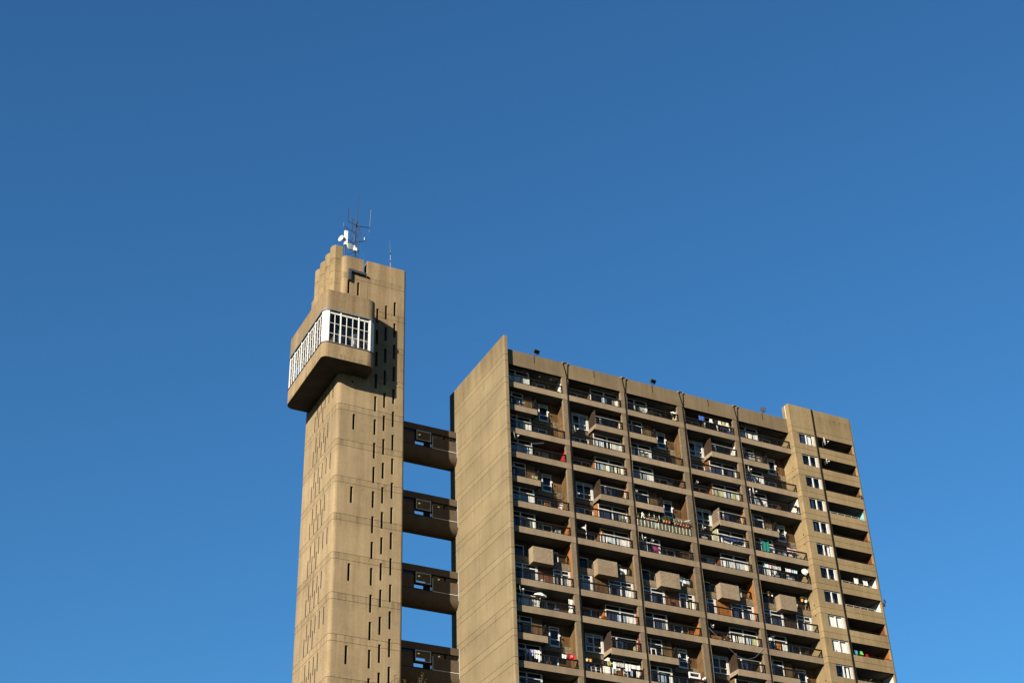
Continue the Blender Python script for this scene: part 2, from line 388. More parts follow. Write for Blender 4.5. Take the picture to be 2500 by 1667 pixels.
# parapet blocks either side of the notch
poly = [(-13.0, TY0)] + [(-13.0, TY0)][:0] + arc(TX0+0.5, TY0+0.5, 0.5, -90, -180, 6) + [(TX0, 16.65), (TX0+0.35, 16.65), (TX0+0.35, TY0+0.9), (-13.0, TY0+0.9)]
obj('parapet', MB().prism(list(reversed(poly)), 14.32, 16.5), M['tower'], tower)
poly = [(-12.57, TY0+0.9), (TX1-0.35, TY0+0.9), (TX1-0.35, 16.65), (TX1, 16.65)] + arc(TX1-0.3, TY0+0.3, 0.3, 0, -90, 5) + [(-12.57, TY0)]
obj('parapet', MB().prism(list(reversed(poly)), 14.32, 16.52), M['tower'], tower)
rp = MB(); rp.box(TX0+0.36, TX1-0.36, TY1-0.4, TY1, 14.3, 16.5); obj('parapet', rp, M['tower'], tower)
# slit glazing
for s in slits:
    o_ = MB()
    if s[4] == 'f':
        o_.box(s[5]-0.14, s[5]+0.14, TY0+0.33, TY0+0.37, s[2], s[3])
    else:
        o_.box(TX0+0.02, TX0+0.06, s[5]-0.14, s[5]+0.13, s[2], s[3])
    obj('slit_window', o_, M['dark'], tower)
# small square vent under the pod
vb = MB(); vb.box(-13.95, -13.72, TY0-0.03, TY0+0.02, 0.52, 0.78); obj('vent', vb, M['dark'], tower)
# duct leaving the notch and turning down the face
db = MB(); dy = TY0-0.17
db.obox((-13.62, dy, 14.50), (0.80, 0, -0.05), (0, 0.14, 0), (0.008, 0, 0.135)); db.box(-12.95, -12.70, TY0-0.30, TY0+0.4, 14.33, 14.57)
db.prism([(-14.78, dy-0.14), (-14.42, dy-0.14), (-14.42, dy+0.14), (-14.78, dy+0.14)], 14.40, 14.68); db.box(-14.77, -14.49, dy-0.135, dy+0.135, 13.25, 14.40)
for z_ in (13.6, 14.05): db.box(-14.79, -14.47, dy-0.155, dy+0.155, z_-0.02, z_+0.02)
for x_ in (-13.9, -13.3): db.box(x_-0.02, x_+0.02, dy-0.155, dy+0.155, 14.33, 14.68)
obj('duct', db, M['duct'], tower)
# four flues in a row, each in cast lifts
for i in range(4):
    cy = 8.2+1.55*i; cx = -15.45; R_ = 0.9
    def flue_poly(R_, fx):
        if i == 0 and R_ < 0.89:
            return [(fx, 7.56), (-15.95, 7.56)] + [p for p in arc(cx, cy, R_, 225, 90, 12) if p[1] > 7.6] + [(fx, cy+R_)]
        if i == 0:
            a = [p for p in arc(cx, cy, R_, 230.5, 90, 12)]
            return [(fx, 7.5), (cx-math.sqrt(R_*R_-0.49), 7.5)] + [p for p in a if p[1] > 7.5] + [(fx, cy+R_)]
        return [(fx, cy-R_+0.001*i)] + arc(cx, cy, R_, 270, 90, 14) + [(fx, cy+R_+0.001*i)]
    z = 8.8
    fl = MB(); fl.prism(list(reversed(flue_poly(R_-0.04, -15.25))), 8.9, 17.9); f0 = obj('flue', fl, M['block'], tower)
    lifts = [8.9, 11.6, 13.1, 14.65, 16.35, 18.15-0.02*i]
    for a, b in zip(lifts, lifts[1:]):
        obj('lift', MB().prism(list(reversed(flue_poly(R_, -15.2))), a+0.015, b-0.015), M['block'], f0)

# ---- the projecting boiler house
PX0, PX1, PY0, PY1 = -18.05, -12.2, 4.38, 15.6
PZ = {'bot': 1.4, 'sill': 3.19, 'head': 7.08, 'top': 9.63}
def pod_poly(o=0.0):
    return ([(PX1+o, TY0+0.15)] + arc(PX1-1.0, PY0+1.0, 1.0+o, 0, -90, 10) + arc(PX0+0.62, PY0+0.62, 0.62+o, -90, -180, 10)
            + arc(PX0+0.9, PY1-0.9, 0.9+o, 180, 90, 8) + [(TX0+0.1, PY1+o), (TX0+0.1, TY0+0.15)])
def pod_path(o=0.0):
    return Path(pod_poly(o)[:-1])
obj('spandrel_band', MB().prism(list(reversed(pod_poly())), PZ['bot'], PZ['sill']-0.06), M['tower'], tower)
obj('soffit_shade_panel', MB().prism(list(reversed(pod_poly(-0.10))), PZ['bot']-0.015, PZ['bot']+0.05), plain('soffit_shade', (0.055, 0.050, 0.045), 0.95, 0.35, 0.5), tower)  # added dark sheet under the pod, its shade put into the colour
obj('sill_flashing', MB().prism(list(reversed(pod_poly(0.05))), PZ['sill']-0.06, PZ['sill']+0.03), M['dark'], tower)
obj('head_ledge', MB().prism(list(reversed(pod_poly(0.09))), PZ['head'], PZ['head']+0.22), M['lead'], tower)
pp = pod_path()
hvj = pp.find(x=-15.28)
obj('parapet_band', wall(pp, PZ['head']+0.24, PZ['top'], [(hvj-0.04, hvj+0.04, PZ['head']+1.0, PZ['top']-0.05)], 0.1, 0.4), M['tower'], tower)
obj('pod_roof', MB().prism(list(reversed(pod_poly(-0.3))), 8.9, 9.1), M['lead'], tower)
# dark interior of the boiler house
obj('pod_lining', MB().prism(list(reversed(pod_poly(-0.05))), PZ['head']-0.16, PZ['head']-0.02), M['dark'], tower)
ic = MB(); ic.box(TX0-0.6, PX1-0.4, TY0-0.75, TY0-0.7, PZ['sill'], PZ['head']); ic.box(TX0-0.65, TX0-0.6, TY0-0.75, PY1-0.6, PZ['sill'], PZ['head'])
obj('pod_inner_wall', ic, M['rear'], tower)
sp_ = MB(); sp_.box(PX1-0.12, PX1-0.03, PY0+1.0, TY0+0.05, PZ['sill']+0.04, PZ['head']); obj('side_panel', sp_, M['podframe'], tower)
fl_ = MB(); fl_.prism(list(reversed(pod_poly(-0.2))), PZ['sill']+0.03, PZ['sill']+0.05); obj('pod_floor', fl_, M['rear'], tower)
def white_corner(a0, a1, cx, cy, r):
    a = arc(cx, cy, r, a0, a1, 10); b = arc(cx, cy, r-0.12, a1, a0, 10); return list(a)+list(b)
obj('corner_panel', MB().prism(white_corner(-180, -90, PX0+0.62, PY0+0.62, 0.60), PZ['sill']+0.04, PZ['head']), M['podframe'], tower)
obj('corner_panel', MB().prism(white_corner(-90+4, 0, PX1-1.0, PY0+1.0, 0.97), PZ['sill']+0.04, PZ['head']), M['podframe'], tower)
obj('corner_panel', MB().prism(white_corner(180, 92, PX0+0.9, PY1-0.9, 0.87), PZ['sill']+0.04, PZ['head']), M['podframe'], tower)
def pod_window(axis, a, b, n, thick0, thick1):
    """one glazed bay between two posts: axis 'x' on the front, 'y' on the left side"""
    zs, zh = PZ['sill']+0.04, PZ['head']-0.02
    fr = MB()
    def bar(u0, u1, z0, z1, d0, d1):
        if axis == 'x': fr.box(u0, u1, PY0+d0, PY0+d1, z0, z1)
        else: fr.box(PX0+d0, PX0+d1, u0, u1, z0, z1)
    bar(a-thick0, a+thick0, zs, zh, 0.0, 0.08)
    if thick1: bar(b-thick1, b+thick1, zs, zh, 0.0, 0.08)
    us = [a+(b-a)*i/n for i in range(n+1)]
    for u in us[1:-1]: bar(u-0.032, u+0.032, zs, 6.82, 0.03, 0.08)
    bar(a+thick0, b-thick1, 6.72, 6.82, 0.03, 0.13); bar(a+thick0, b-thick1, 6.86, 6.94, 0.06, 0.13)
    bar(a+thick0, b-thick1, zs, zs+0.06, 0.03, 0.13)
    for zr in (5.57, 4.32): bar(a+thick0, b-thick1, zr-0.022, zr+0.022, 0.035, 0.078)
    w = obj('window', fr, M['podframe'], tower)
    rows = (zs+0.06, 4.32, 5.57, 6.72)
    for i in range(n):
        for j in range(3):
            p = MB(); y = 0.07+0.0015*((i*3+j*5) % 4)
            if axis == 'x': p.box(us[i], us[i+1], PY0+y, PY0+y+0.01, rows[j], rows[j+1])
            else: p.box(PX0+y, PX0+y+0.01, us[i], us[i+1], rows[j], rows[j+1])
            obj('pane', p, M['glass'], w)
pod_window('x', -17.50, -16.23, 2, 0.05, 0.0); pod_window('x', -16.23, -14.25, 3, 0.065, 0.0); pod_window('x', -14.25, -12.97, 2, 0.065, 0.06)
ys = (4.98, 7.12, 9.17, 11.25, 13.3, 14.72)
for i in range(5): pod_window('y', ys[i], ys[i+1], 3 if i < 4 else 2, 0.055, 0.055 if i == 4 else 0.0)
tk = MB()      # boilers and pipework glimpsed behind the glass
for x_, c_ in ((-15.9, 0.55), (-14.1, 0.5)):
    t_ = MB(); t_.lathe((x_, 5.6, 3.25), (0,0,1), [(0, c_), (2.1, c_), (2.35, c_*0.6), (2.45, 0.1)], 14)
    tag(obj('boiler_tank', t_, M['duct'], smooth=True), 'metal tank behind the %s panes of the white framed tower windows' % ('middle' if x_ < -15 else 'right hand'), 'tank', 'tanks inside the boiler house')

# ================================================================== SKYBRIDGES
ORD = ['topmost', 'second highest', 'third highest', 'lowest visible']
BY0, BY1 = 11.1, 13.05
for i in range(4):
    dz = -8.24*i
    br = thing('skybridge', ['topmost shadowed concrete skybridge joining the slit tower to the slab', 'second skybridge down between the slit tower and the slab', 'third skybridge down, above the one with twigs in front', 'lowest skybridge, with autumn twigs in front of it'][i], 'skybridge', (-4, 12.3, 0.18-3.95+dz), 'skybridges between the tower and the slab')
    def bx(name, mat, *bs):
        m = MB()
        for b in bs: m.box(b[0], b[1], b[2], b[3], b[4]+dz, b[5]+dz)
        return obj(name, m, mat, br)
    xa, xb = TX1-0.02, -0.03
    # bullnosed trough
    m = MB(); prof = [(BY0, -2.42), (BY0, -2.95)] + [(BY0+0.95-0.95*math.cos(t), -2.95-0.95*math.sin(t)) for t in [math.pi/2*j/8 for j in range(1, 9)]] + [(BY1-0.5, -3.9), (BY1, -3.4), (BY1, -2.42)]
    n_ = len(prof); vs = [(xa, y, z+dz) for y, z in prof]+[(xb, y, z+dz) for y, z in prof]
    m.add(vs, [tuple(range(n_)), tuple(range(2*n_-1, n_-1, -1))]+[(j, j+n_, (j+1) % n_+n_, (j+1) % n_) for j in range(n_)])
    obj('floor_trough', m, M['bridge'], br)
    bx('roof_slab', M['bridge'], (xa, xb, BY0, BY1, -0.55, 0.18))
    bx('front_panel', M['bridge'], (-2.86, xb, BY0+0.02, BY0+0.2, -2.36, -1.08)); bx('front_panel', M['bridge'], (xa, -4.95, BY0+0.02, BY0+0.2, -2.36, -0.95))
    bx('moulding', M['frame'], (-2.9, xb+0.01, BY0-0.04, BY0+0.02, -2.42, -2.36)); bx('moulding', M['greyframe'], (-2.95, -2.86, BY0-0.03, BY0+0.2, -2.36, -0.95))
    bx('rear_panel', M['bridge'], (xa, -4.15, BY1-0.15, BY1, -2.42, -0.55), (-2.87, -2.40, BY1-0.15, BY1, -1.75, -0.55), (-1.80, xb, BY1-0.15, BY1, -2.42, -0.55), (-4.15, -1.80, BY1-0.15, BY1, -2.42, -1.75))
    # projecting window bay
    w = bx('window', M['frame'], (-4.775, -4.71, BY0-0.06, BY0+0.06, -1.74, -0.58), (-3.17, -3.105, BY0-0.06, BY0+0.06, -1.74, -0.60), (-4.71, -3.17, BY0-0.06, BY0+0.06, -0.66, -0.60), (-4.71, -3.17, BY0-0.06, BY0+0.06, -1.74, -1.68))
    bx('transom', M['rail'], (-4.95, -2.95, BY0-0.04, BY0+0.05, -1.98, -1.74), (-4.95, -4.80, BY0-0.04, BY0+0.05, -1.74, -0.56), (-3.08, -2.95, BY0-0.04, BY0+0.05, -1.74, -0.56), (-4.95, -2.95, BY0-0.04, BY0+0.05, -2.42, -2.36))
    bx('low_post', M['greyframe'], (-3.2, -3.12, BY0-0.045, BY0+0.04, -2.36, -1.98)); bx('low_post', M['rail'], (-3.95, -3.2, BY0-0.02, BY0+0.02, -2.36, -1.98))
    for p in ((-4.71, -3.17, -1.68, -0.66), (-4.95, -3.95, -2.36, -1.98)):
        m = MB(); m.box(p[0], p[1], BY0, BY0+0.01, p[2]+dz, p[3]+dz); obj('pane', m, M['glass'], w)
    sw = bx('strip_window', M['rail'], (-1.54, -1.42, BY0+0.05, BY0+0.18, -1.08, -0.56), (-2.86, -0.03, BY0+0.05, BY0+0.18, -0.62, -0.56))
    m = MB(); m.box(-2.86, -0.03, BY0+0.12, BY0+0.13, -1.08+dz, -0.62+dz); obj('pane', m, M['glass'], sw)
    m = MB(); m.box(xa, -4.95, BY0+0.1, BY0+0.11, -0.95+dz, -0.56+dz); obj('pane', m, M['glass'], bx('strip_window', M['rail'], (xa, -4.95, BY0+0.05, BY0+0.18, -0.62, -0.56)))
    bx('end_seal', M['greyframe'], (-0.055, -0.005, BY0-0.05, BY0+0.03, -2.95, 0.15))
    for x_ in (-4.05, -1.85) if i else (-4.05,):
        m = MB(); m.lathe((x_, 11.9, -0.62+dz), (0,0,1), [(0, 0.10), (0.06, 0.10)], 10); obj('ceiling_lamp', m, M['litlamp'], br)

# ================================================================== APARTMENT SLAB
block = thing('apartment_block', 'long brown concrete apartment slab with stacked balconies and a blank sunlit end wall', 'apartment block', (20, 6, GROUND))
NL = 13               # balcony rows modelled in full
def zk(k): return -2.75*k
# ---- blank end wall in cast bands
gp = Path([(0.43, -0.52), (0.18, -0.52)] + arc(0.14, -0.38, 0.14, -90, -180, 4)[1:] + [(0.0, 12.85), (0.43, 12.85)])
ge = []
for k in range(29, -2, -1): ge += [zk(k), zk(k)+0.69]
ge = [GROUND]+[z for z in ge if z > GROUND+0.5]+[5.82]
for a, b in zip(ge, ge[1:]):
    obj('wall_band', wall(gp, a+0.0175, b-0.0175, lip=0.08), M['gable'], block)
cb = MB(); cb.box(0.05, 0.42, -0.46, 12.8, GROUND, 5.78); obj('end_wall_core', cb, M['gable'], block)

BAYS = [(0.43, 7.58, 7.06), (7.74, 14.68, 14.20), (14.86, 22.05, 21.42), (22.22, 29.20, 28.70), (29.36, 36.24, 36.24)]
PIPES = [7.66, 14.77, 22.14, 29.28]
# parapet, with a fine open joint in the middle of each bay
pj = [3.83, 11.05, 18.33, 25.59, 32.9]
xs = [0.43]
for b in range(5): xs += [pj[b]]+([PIPES[b]] if b < 4 else [])
xs.append(36.24)
for a, b in zip(xs, xs[1:]):
    m = MB(); m.box(a+0.012, b-0.012, 0.0, 0.22, 2.72, 4.55); obj('parapet_panel', m, M['para'], block)
m = MB(); m.box(0.43, 36.24, 0.06, 0.34, 2.72, 4.53); obj('parapet_core', m, M['para'], block)
for x in pj:
    m = MB(); m.box(x-0.035, x+0.035, -0.012, 0.03, 3.6, 4.5); obj('joint_seal', m, M['pipe'], block)
m = MB(); m.box(0.43, 45.0, 0.34, 13.0, 2.9, 3.3); obj('roof_slab', m, M['lead'], block)
m = MB(); m.box(0.43, 36.24, 0.10, 3.4, 2.72, 2.90); obj('soffit', m, M['soffit'], block)
# back of the rooms, party walls, floors
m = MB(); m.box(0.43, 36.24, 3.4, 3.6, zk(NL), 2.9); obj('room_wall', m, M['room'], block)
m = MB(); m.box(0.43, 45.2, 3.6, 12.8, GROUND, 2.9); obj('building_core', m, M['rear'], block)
for b in range(4):
    x = BAYS[b][2]+0.19
    m = MB(); m.box(x, BAYS[b+1][0]+0.15, 0.12, 3.4, GROUND, 2.72); obj('party_wall', m, M['column'], block)
    m = MB(); m.box(BAYS[b][2], BAYS[b][1], 0.03, 0.33, GROUND, 2.72); obj('column', m, M['column'], block)
# drainpipes with forked heads
for x, (xl_, xr_) in zip(PIPES, [(7.24, 7.82), (14.48, 15.02), (21.72, 22.28), (28.96, 29.5)]):
    pts = [(x, -0.02, z) for z in (2.2, zk(6), zk(12), zk(29))]
    m = MB(); m.tube(pts, 0.065, 6); m.tube([(x, -0.03, 2.25), (x-0.03, -0.06, 2.75), (xl_, -0.06, 4.45)], 0.038, 6); m.tube([(x, -0.03, 2.25), (x+0.03, -0.06, 2.75), (xr_, -0.06, 4.45)], 0.038, 6)
    dpp = obj('drainpipe', m, M['pipe'], block)
    m = MB(); m.box(xl_-0.06, xr_+0.06, -0.12, 0.1, 4.58, 4.63); m.box(xl_-0.07, xl_+0.04, -0.13, 0.0, 4.42, 4.58); m.box(xr_-0.04, xr_+0.07, -0.13, 0.0, 4.42, 4.58)
    obj('outlet_bracket', m, M['steel'], dpp)
    if x > 8:     # loose cable running down beside the pipe
        cpts = [(x+0.16+0.05*math.sin(j*1.3+x), 0.0, 2.2-j*1.6) for j in range(22)]
        m = MB(); m.tube(cpts, 0.022, 4); obj('cable', m, M['column'], dpp)

# ---- joinery helpers
def boards(name, mat, x0, x1, y0, y1, z0, z1, parent, along='x', w=0.14):
    """vertical boards with open joints"""
    m = MB()
    a, b = (x0, x1) if along == 'x' else (y0, y1)
    n = max(1, round((b-a)/w))
    for i in range(n):
        u0 = a+(b-a)*i/n+0.006; u1 = a+(b-a)*(i+1)/n-0.006; d = rng.uniform(0, 0.008)
        if along == 'x': m.box(u0, u1, y0+d, y1, z0, z1)
        else: m.box(x0+d, x1, u0, u1, z0, z1)
    return obj(name, m, mat, parent)
def curtain(win, x0, x1, y, z0, z1, mat, amp=0.035, wl=0.16, gather=0.0):
    m = MB(); n = max(4, int((x1-x0)/wl*4)); vs = []; fs = []
    ph = rng.uniform(0, 6)
    for i in range(n+1):
        t = i/n; x = x0+(x1-x0)*t; yy = y+amp*math.sin(ph+2*math.pi*(x-x0)/wl)+0.02*math.sin(3.1*x+ph)
        vs += [(x0+(x-x0)*(1-gather), yy, z0), (x, yy, z1)]
    for i in range(n): fs.append((2*i, 2*i+2, 2*i+3, 2*i+1))
    m.add(vs, fs); return obj('curtain', m, mat, win)
def window(x0, x1, z0, z1, y, mull=(), trans=None, fw=0.075, right=None, cols='', sash=None, lower=None, mat=None):
    """white framed window; cols gives the curtain drawn behind it, '.' for bare dark glass"""
    fr = MB(); d0, d1 = -0.05, 0.05; right = right or fw; mat = mat or M['frame']
    fr.box(x0, x0+fw, y+d0, y+d1, z0, z1); fr.box(x1-right, x1, y+d0, y+d1, z0, z1)
    fr.box(x0+fw, x1-right, y+d0, y+d1, z0, z0+fw); fr.box(x0+fw, x1-right, y+d0, y+d1, z1-fw, z1)
    for mx in mull: fr.box(mx-0.06, mx+0.06, y+d0-0.01, y+d1, z0+fw, z1-fw)
    xs_ = [x0+fw]+[v for mx in mull for v in (mx-0.06, mx+0.06)]+[x1-right]
    zs_ = [z0+fw]
    for t in (lower, trans):
        if t is not None:
            for i in range(0, len(xs_), 2): fr.box(xs_[i], xs_[i+1], y+d0, y+d1, t-0.055, t+0.055)
            zs_ += [t]
    zs_.append(z1-fw)
    w = obj('window', fr, mat, block)
    if sash is not None:      # one light swung outwards from its head
        a, b = xs_[2*sash], xs_[2*sash+1]; zt = (trans if trans else z1)-0.1; zb = (lower if lower else z0)+0.1; ang = 0.22; h_ = zt-zb
        m = MB(); dv = Vector((0, -math.sin(ang), -math.cos(ang))); up_ = Vector((0, -math.cos(ang), math.sin(ang)))
        top = Vector(((a+b)/2, y-0.07, zt))
        for (c, hx, hz) in (((a+0.04), 0.035, h_/2), (b-0.04, 0.035, h_/2)):
            cc = Vector((c, 0, 0))+Vector((0, top.y, top.z))+dv*(h_/2); m.obox(cc, (hx,0,0), dv*hz, up_*0.02)
        for t_ in (0.035, h_-0.035): m.obox(Vector(((a+b)/2, top.y, top.z))+dv*t_, ((b-a)/2-0.08,0,0), dv*0.035, up_*0.02)
        obj('sash', m, mat, w)
    big = 0
    for i in range(0, len(xs_), 2):
        for j in range(len(zs_)-1):
            m = MB(); yy = y+0.0015*((i+3*j) % 4)
            m.box(xs_[i]-0.01, xs_[i+1]+0.01, yy, yy+0.008, zs_[j]-0.01, zs_[j+1]+0.01)
            obj('pane' if (zs_[j+1]-zs_[j]) > 0.7 else 'top_light', m, M['glass'], w)
    if cols:
        zt = (trans+0.1 if trans else z1)
        n = len(cols); i = 0
        while i < n:
            j = i
            while j < n and cols[j] == cols[i]: j += 1
            if cols[i] != '.':
                a = x0+(x1-x0)*i/n; b = x0+(x1-x0)*j/n
                curtain(w, a+0.03, b-0.03, y+0.11, z0, zt, C[cols[i]])
            i = j
    return w
def railing(x0, x1, y, z, parent=None, posts=True, brace=True, name='railing'):
    m = MB()
    m.box(x0, x1, y-0.02, y+0.07, z+1.44, z+1.58); m.box(x0, x1, y, y+0.04, z+0.70, z+0.75)
    n = int((x1-x0)/0.135)
    for i in range(1, n): 
        x = x0+(x1-x0)*i/n; m.box(x-0.009, x+0.009, y+0.008, y+0.03, z+0.75, z+1.44)
    np_ = max(1, round((x1-x0)/1.75))
    for i in range(np_+1):
        x = x0+(x1-x0)*i/np_; a = max(x0, x-0.03); b_ = min(x1, x+0.03); m.box(a, b_, y-0.005, y+0.05, z+0.64, z+1.44)
    if brace:
        m.box(x1-0.10, x1, y-0.01, y+0.06, z+0.64, z+1.44)
        m.tube([(x1-0.12, y+0.04, z+1.40), (x1-0.12, y+0.75, z+0.3)], 0.025, 4)
    return obj(name, m, M['rail'], block)

def flower_railing(x0, x1, z):
    m = MB(); m.box(x0, 18.95, -0.02, 0.12, z+1.44, z+1.60); m.box(19.1, x1, -0.02, 0.12, z+1.40, z+1.56); m.box(x0, x1, 0.0, 0.05, z+0.64, z+0.70)
    obj('railing', m, M['rail'], block)
    n = 62
    for i in range(n):
        x = x0+0.05+(x1-x0-0.1)*i/(n-1); key = ('balwhite', 'balgreen', 'balwhite', 'balred', 'balwhite', 'balgreen', 'balgreen')[(i*5+i//4) % 7]
        m = MB(); m.box(x-0.022, x+0.022, -0.04, -0.015, z+0.66+rng.uniform(0, 0.06), z+1.44-rng.uniform(0, 0.08))
        obj('painted_baluster', m, M[key], block)
# ---- what each flat shows: curtain of the main window, of the set-back window, side wall, pier
NEAR = {(0,0):'wwwwwwwwww', (0,2):'nbbnssbwww', (0,3):'bbbbbbbbbw', (0,5):'bbbbbbbbww', (0,6):'bbbnnn.ggw', (0,9):'bbnbwwwwww', (0,11):'..n...b..w', (0,12):'s.b.......',
        (1,0):'....bb..gw', (1,2):'wwbw..wwww', (1,3):'bbbywwywyw', (1,5):'nnnn.nngyw', (1,6):'wwwwbwwwww', (1,9):'nnnnbnbwww', (1,11):'wwww...b.w', (1,12):'b.n..w....',
        (2,0):'.......www', (2,2):'bbbwnnwwww', (2,3):'bbbbwwbwww', (2,5):'ggg.....gw', (2,6):'nnnnwnnmmm', (2,9):'nnnnnnnngg', (2,11):'nnbnnnbb.w', (2,12):'n..n......',
        (3,0):'......nnnn', (3,2):'nnnnnn.nng', (3,3):'byyywbbyyw', (3,5):'.wwwwwgg.w', (3,6):'wwbwwwbwww', (3,9):'bwywwywbyy', (3,11):'n.n.......', (3,12):'..........',
        (4,0):'bbbwwbwwww', (4,2):'bbbwbbwwww', (4,3):'nnnwbbwyww', (4,5):'nnnngg..ww', (4,6):'bbbbwwwwbw', (4,9):'bbww..ooww', (4,11):'..n.......', (4,12):'..........'}
FAR = {(0,3):'..ww', (1,3):'..', (3,6):'.w', (0,6):'....'}
SIDE = {(0,0):'white', (0,1):'tan', (0,2):'tan', (0,3):'red', (0,4):'tan', (0,5):'tan', (0,6):'orange', (0,7):'orange', (0,8):'orange', (0,9):'white', (0,10):'tan', (0,11):'tan', (0,12):'cream',
        (1,0):'tan', (1,1):'tan', (1,2):'tan', (1,3):'tan', (1,4):'orange', (1,5):'brown', (1,6):'brown', (1,7):'tan', (1,8):'tan', (1,9):'orange', (1,10):'redbrown', (1,11):'tan', (1,12):'tan',
        (2,0):'cream', (2,1):'tan', (2,2):'tan', (2,3):'brown', (2,4):'brown', (2,5):'brown', (2,6):'dark', (2,7):'tan', (2,8):'tan', (2,9):'orange', (2,10):'tan', (2,11):'brown', (2,12):'tan',
        (3,0):'tan', (3,1):'white', (3,2):'brown', (3,3):'tan', (3,4):'orange', (3,5):'brown', (3,6):'tan', (3,7):'orange', (3,8):'orange', (3,9):'tan', (3,10):'tan', (3,11):'tan', (3,12):'tan',
        (4,3):'white'}
PIER = {(1,0):'tan', (1,2):'dark', (1,3):'orange', (1,5):'orange', (1,6):'redbrown', (1,9):'orange', (1,11):'white', (3,0):'dark', (3,2):'redbrown', (3,3):'orange', (3,5):'green', (3,6):'redbrown', (3,9):'tan', (3,11):'tan'}
MIDW = {0:'redbrown', 1:'tan', 2:'redbrown', 3:'orange', 4:'dark'}
BOXX = [(2.69, 4.90), (9.88, 12.12), (17.09, 19.40), (24.33, 26.60), (31.74, 33.78)]
YN, YF = 0.9, 1.66
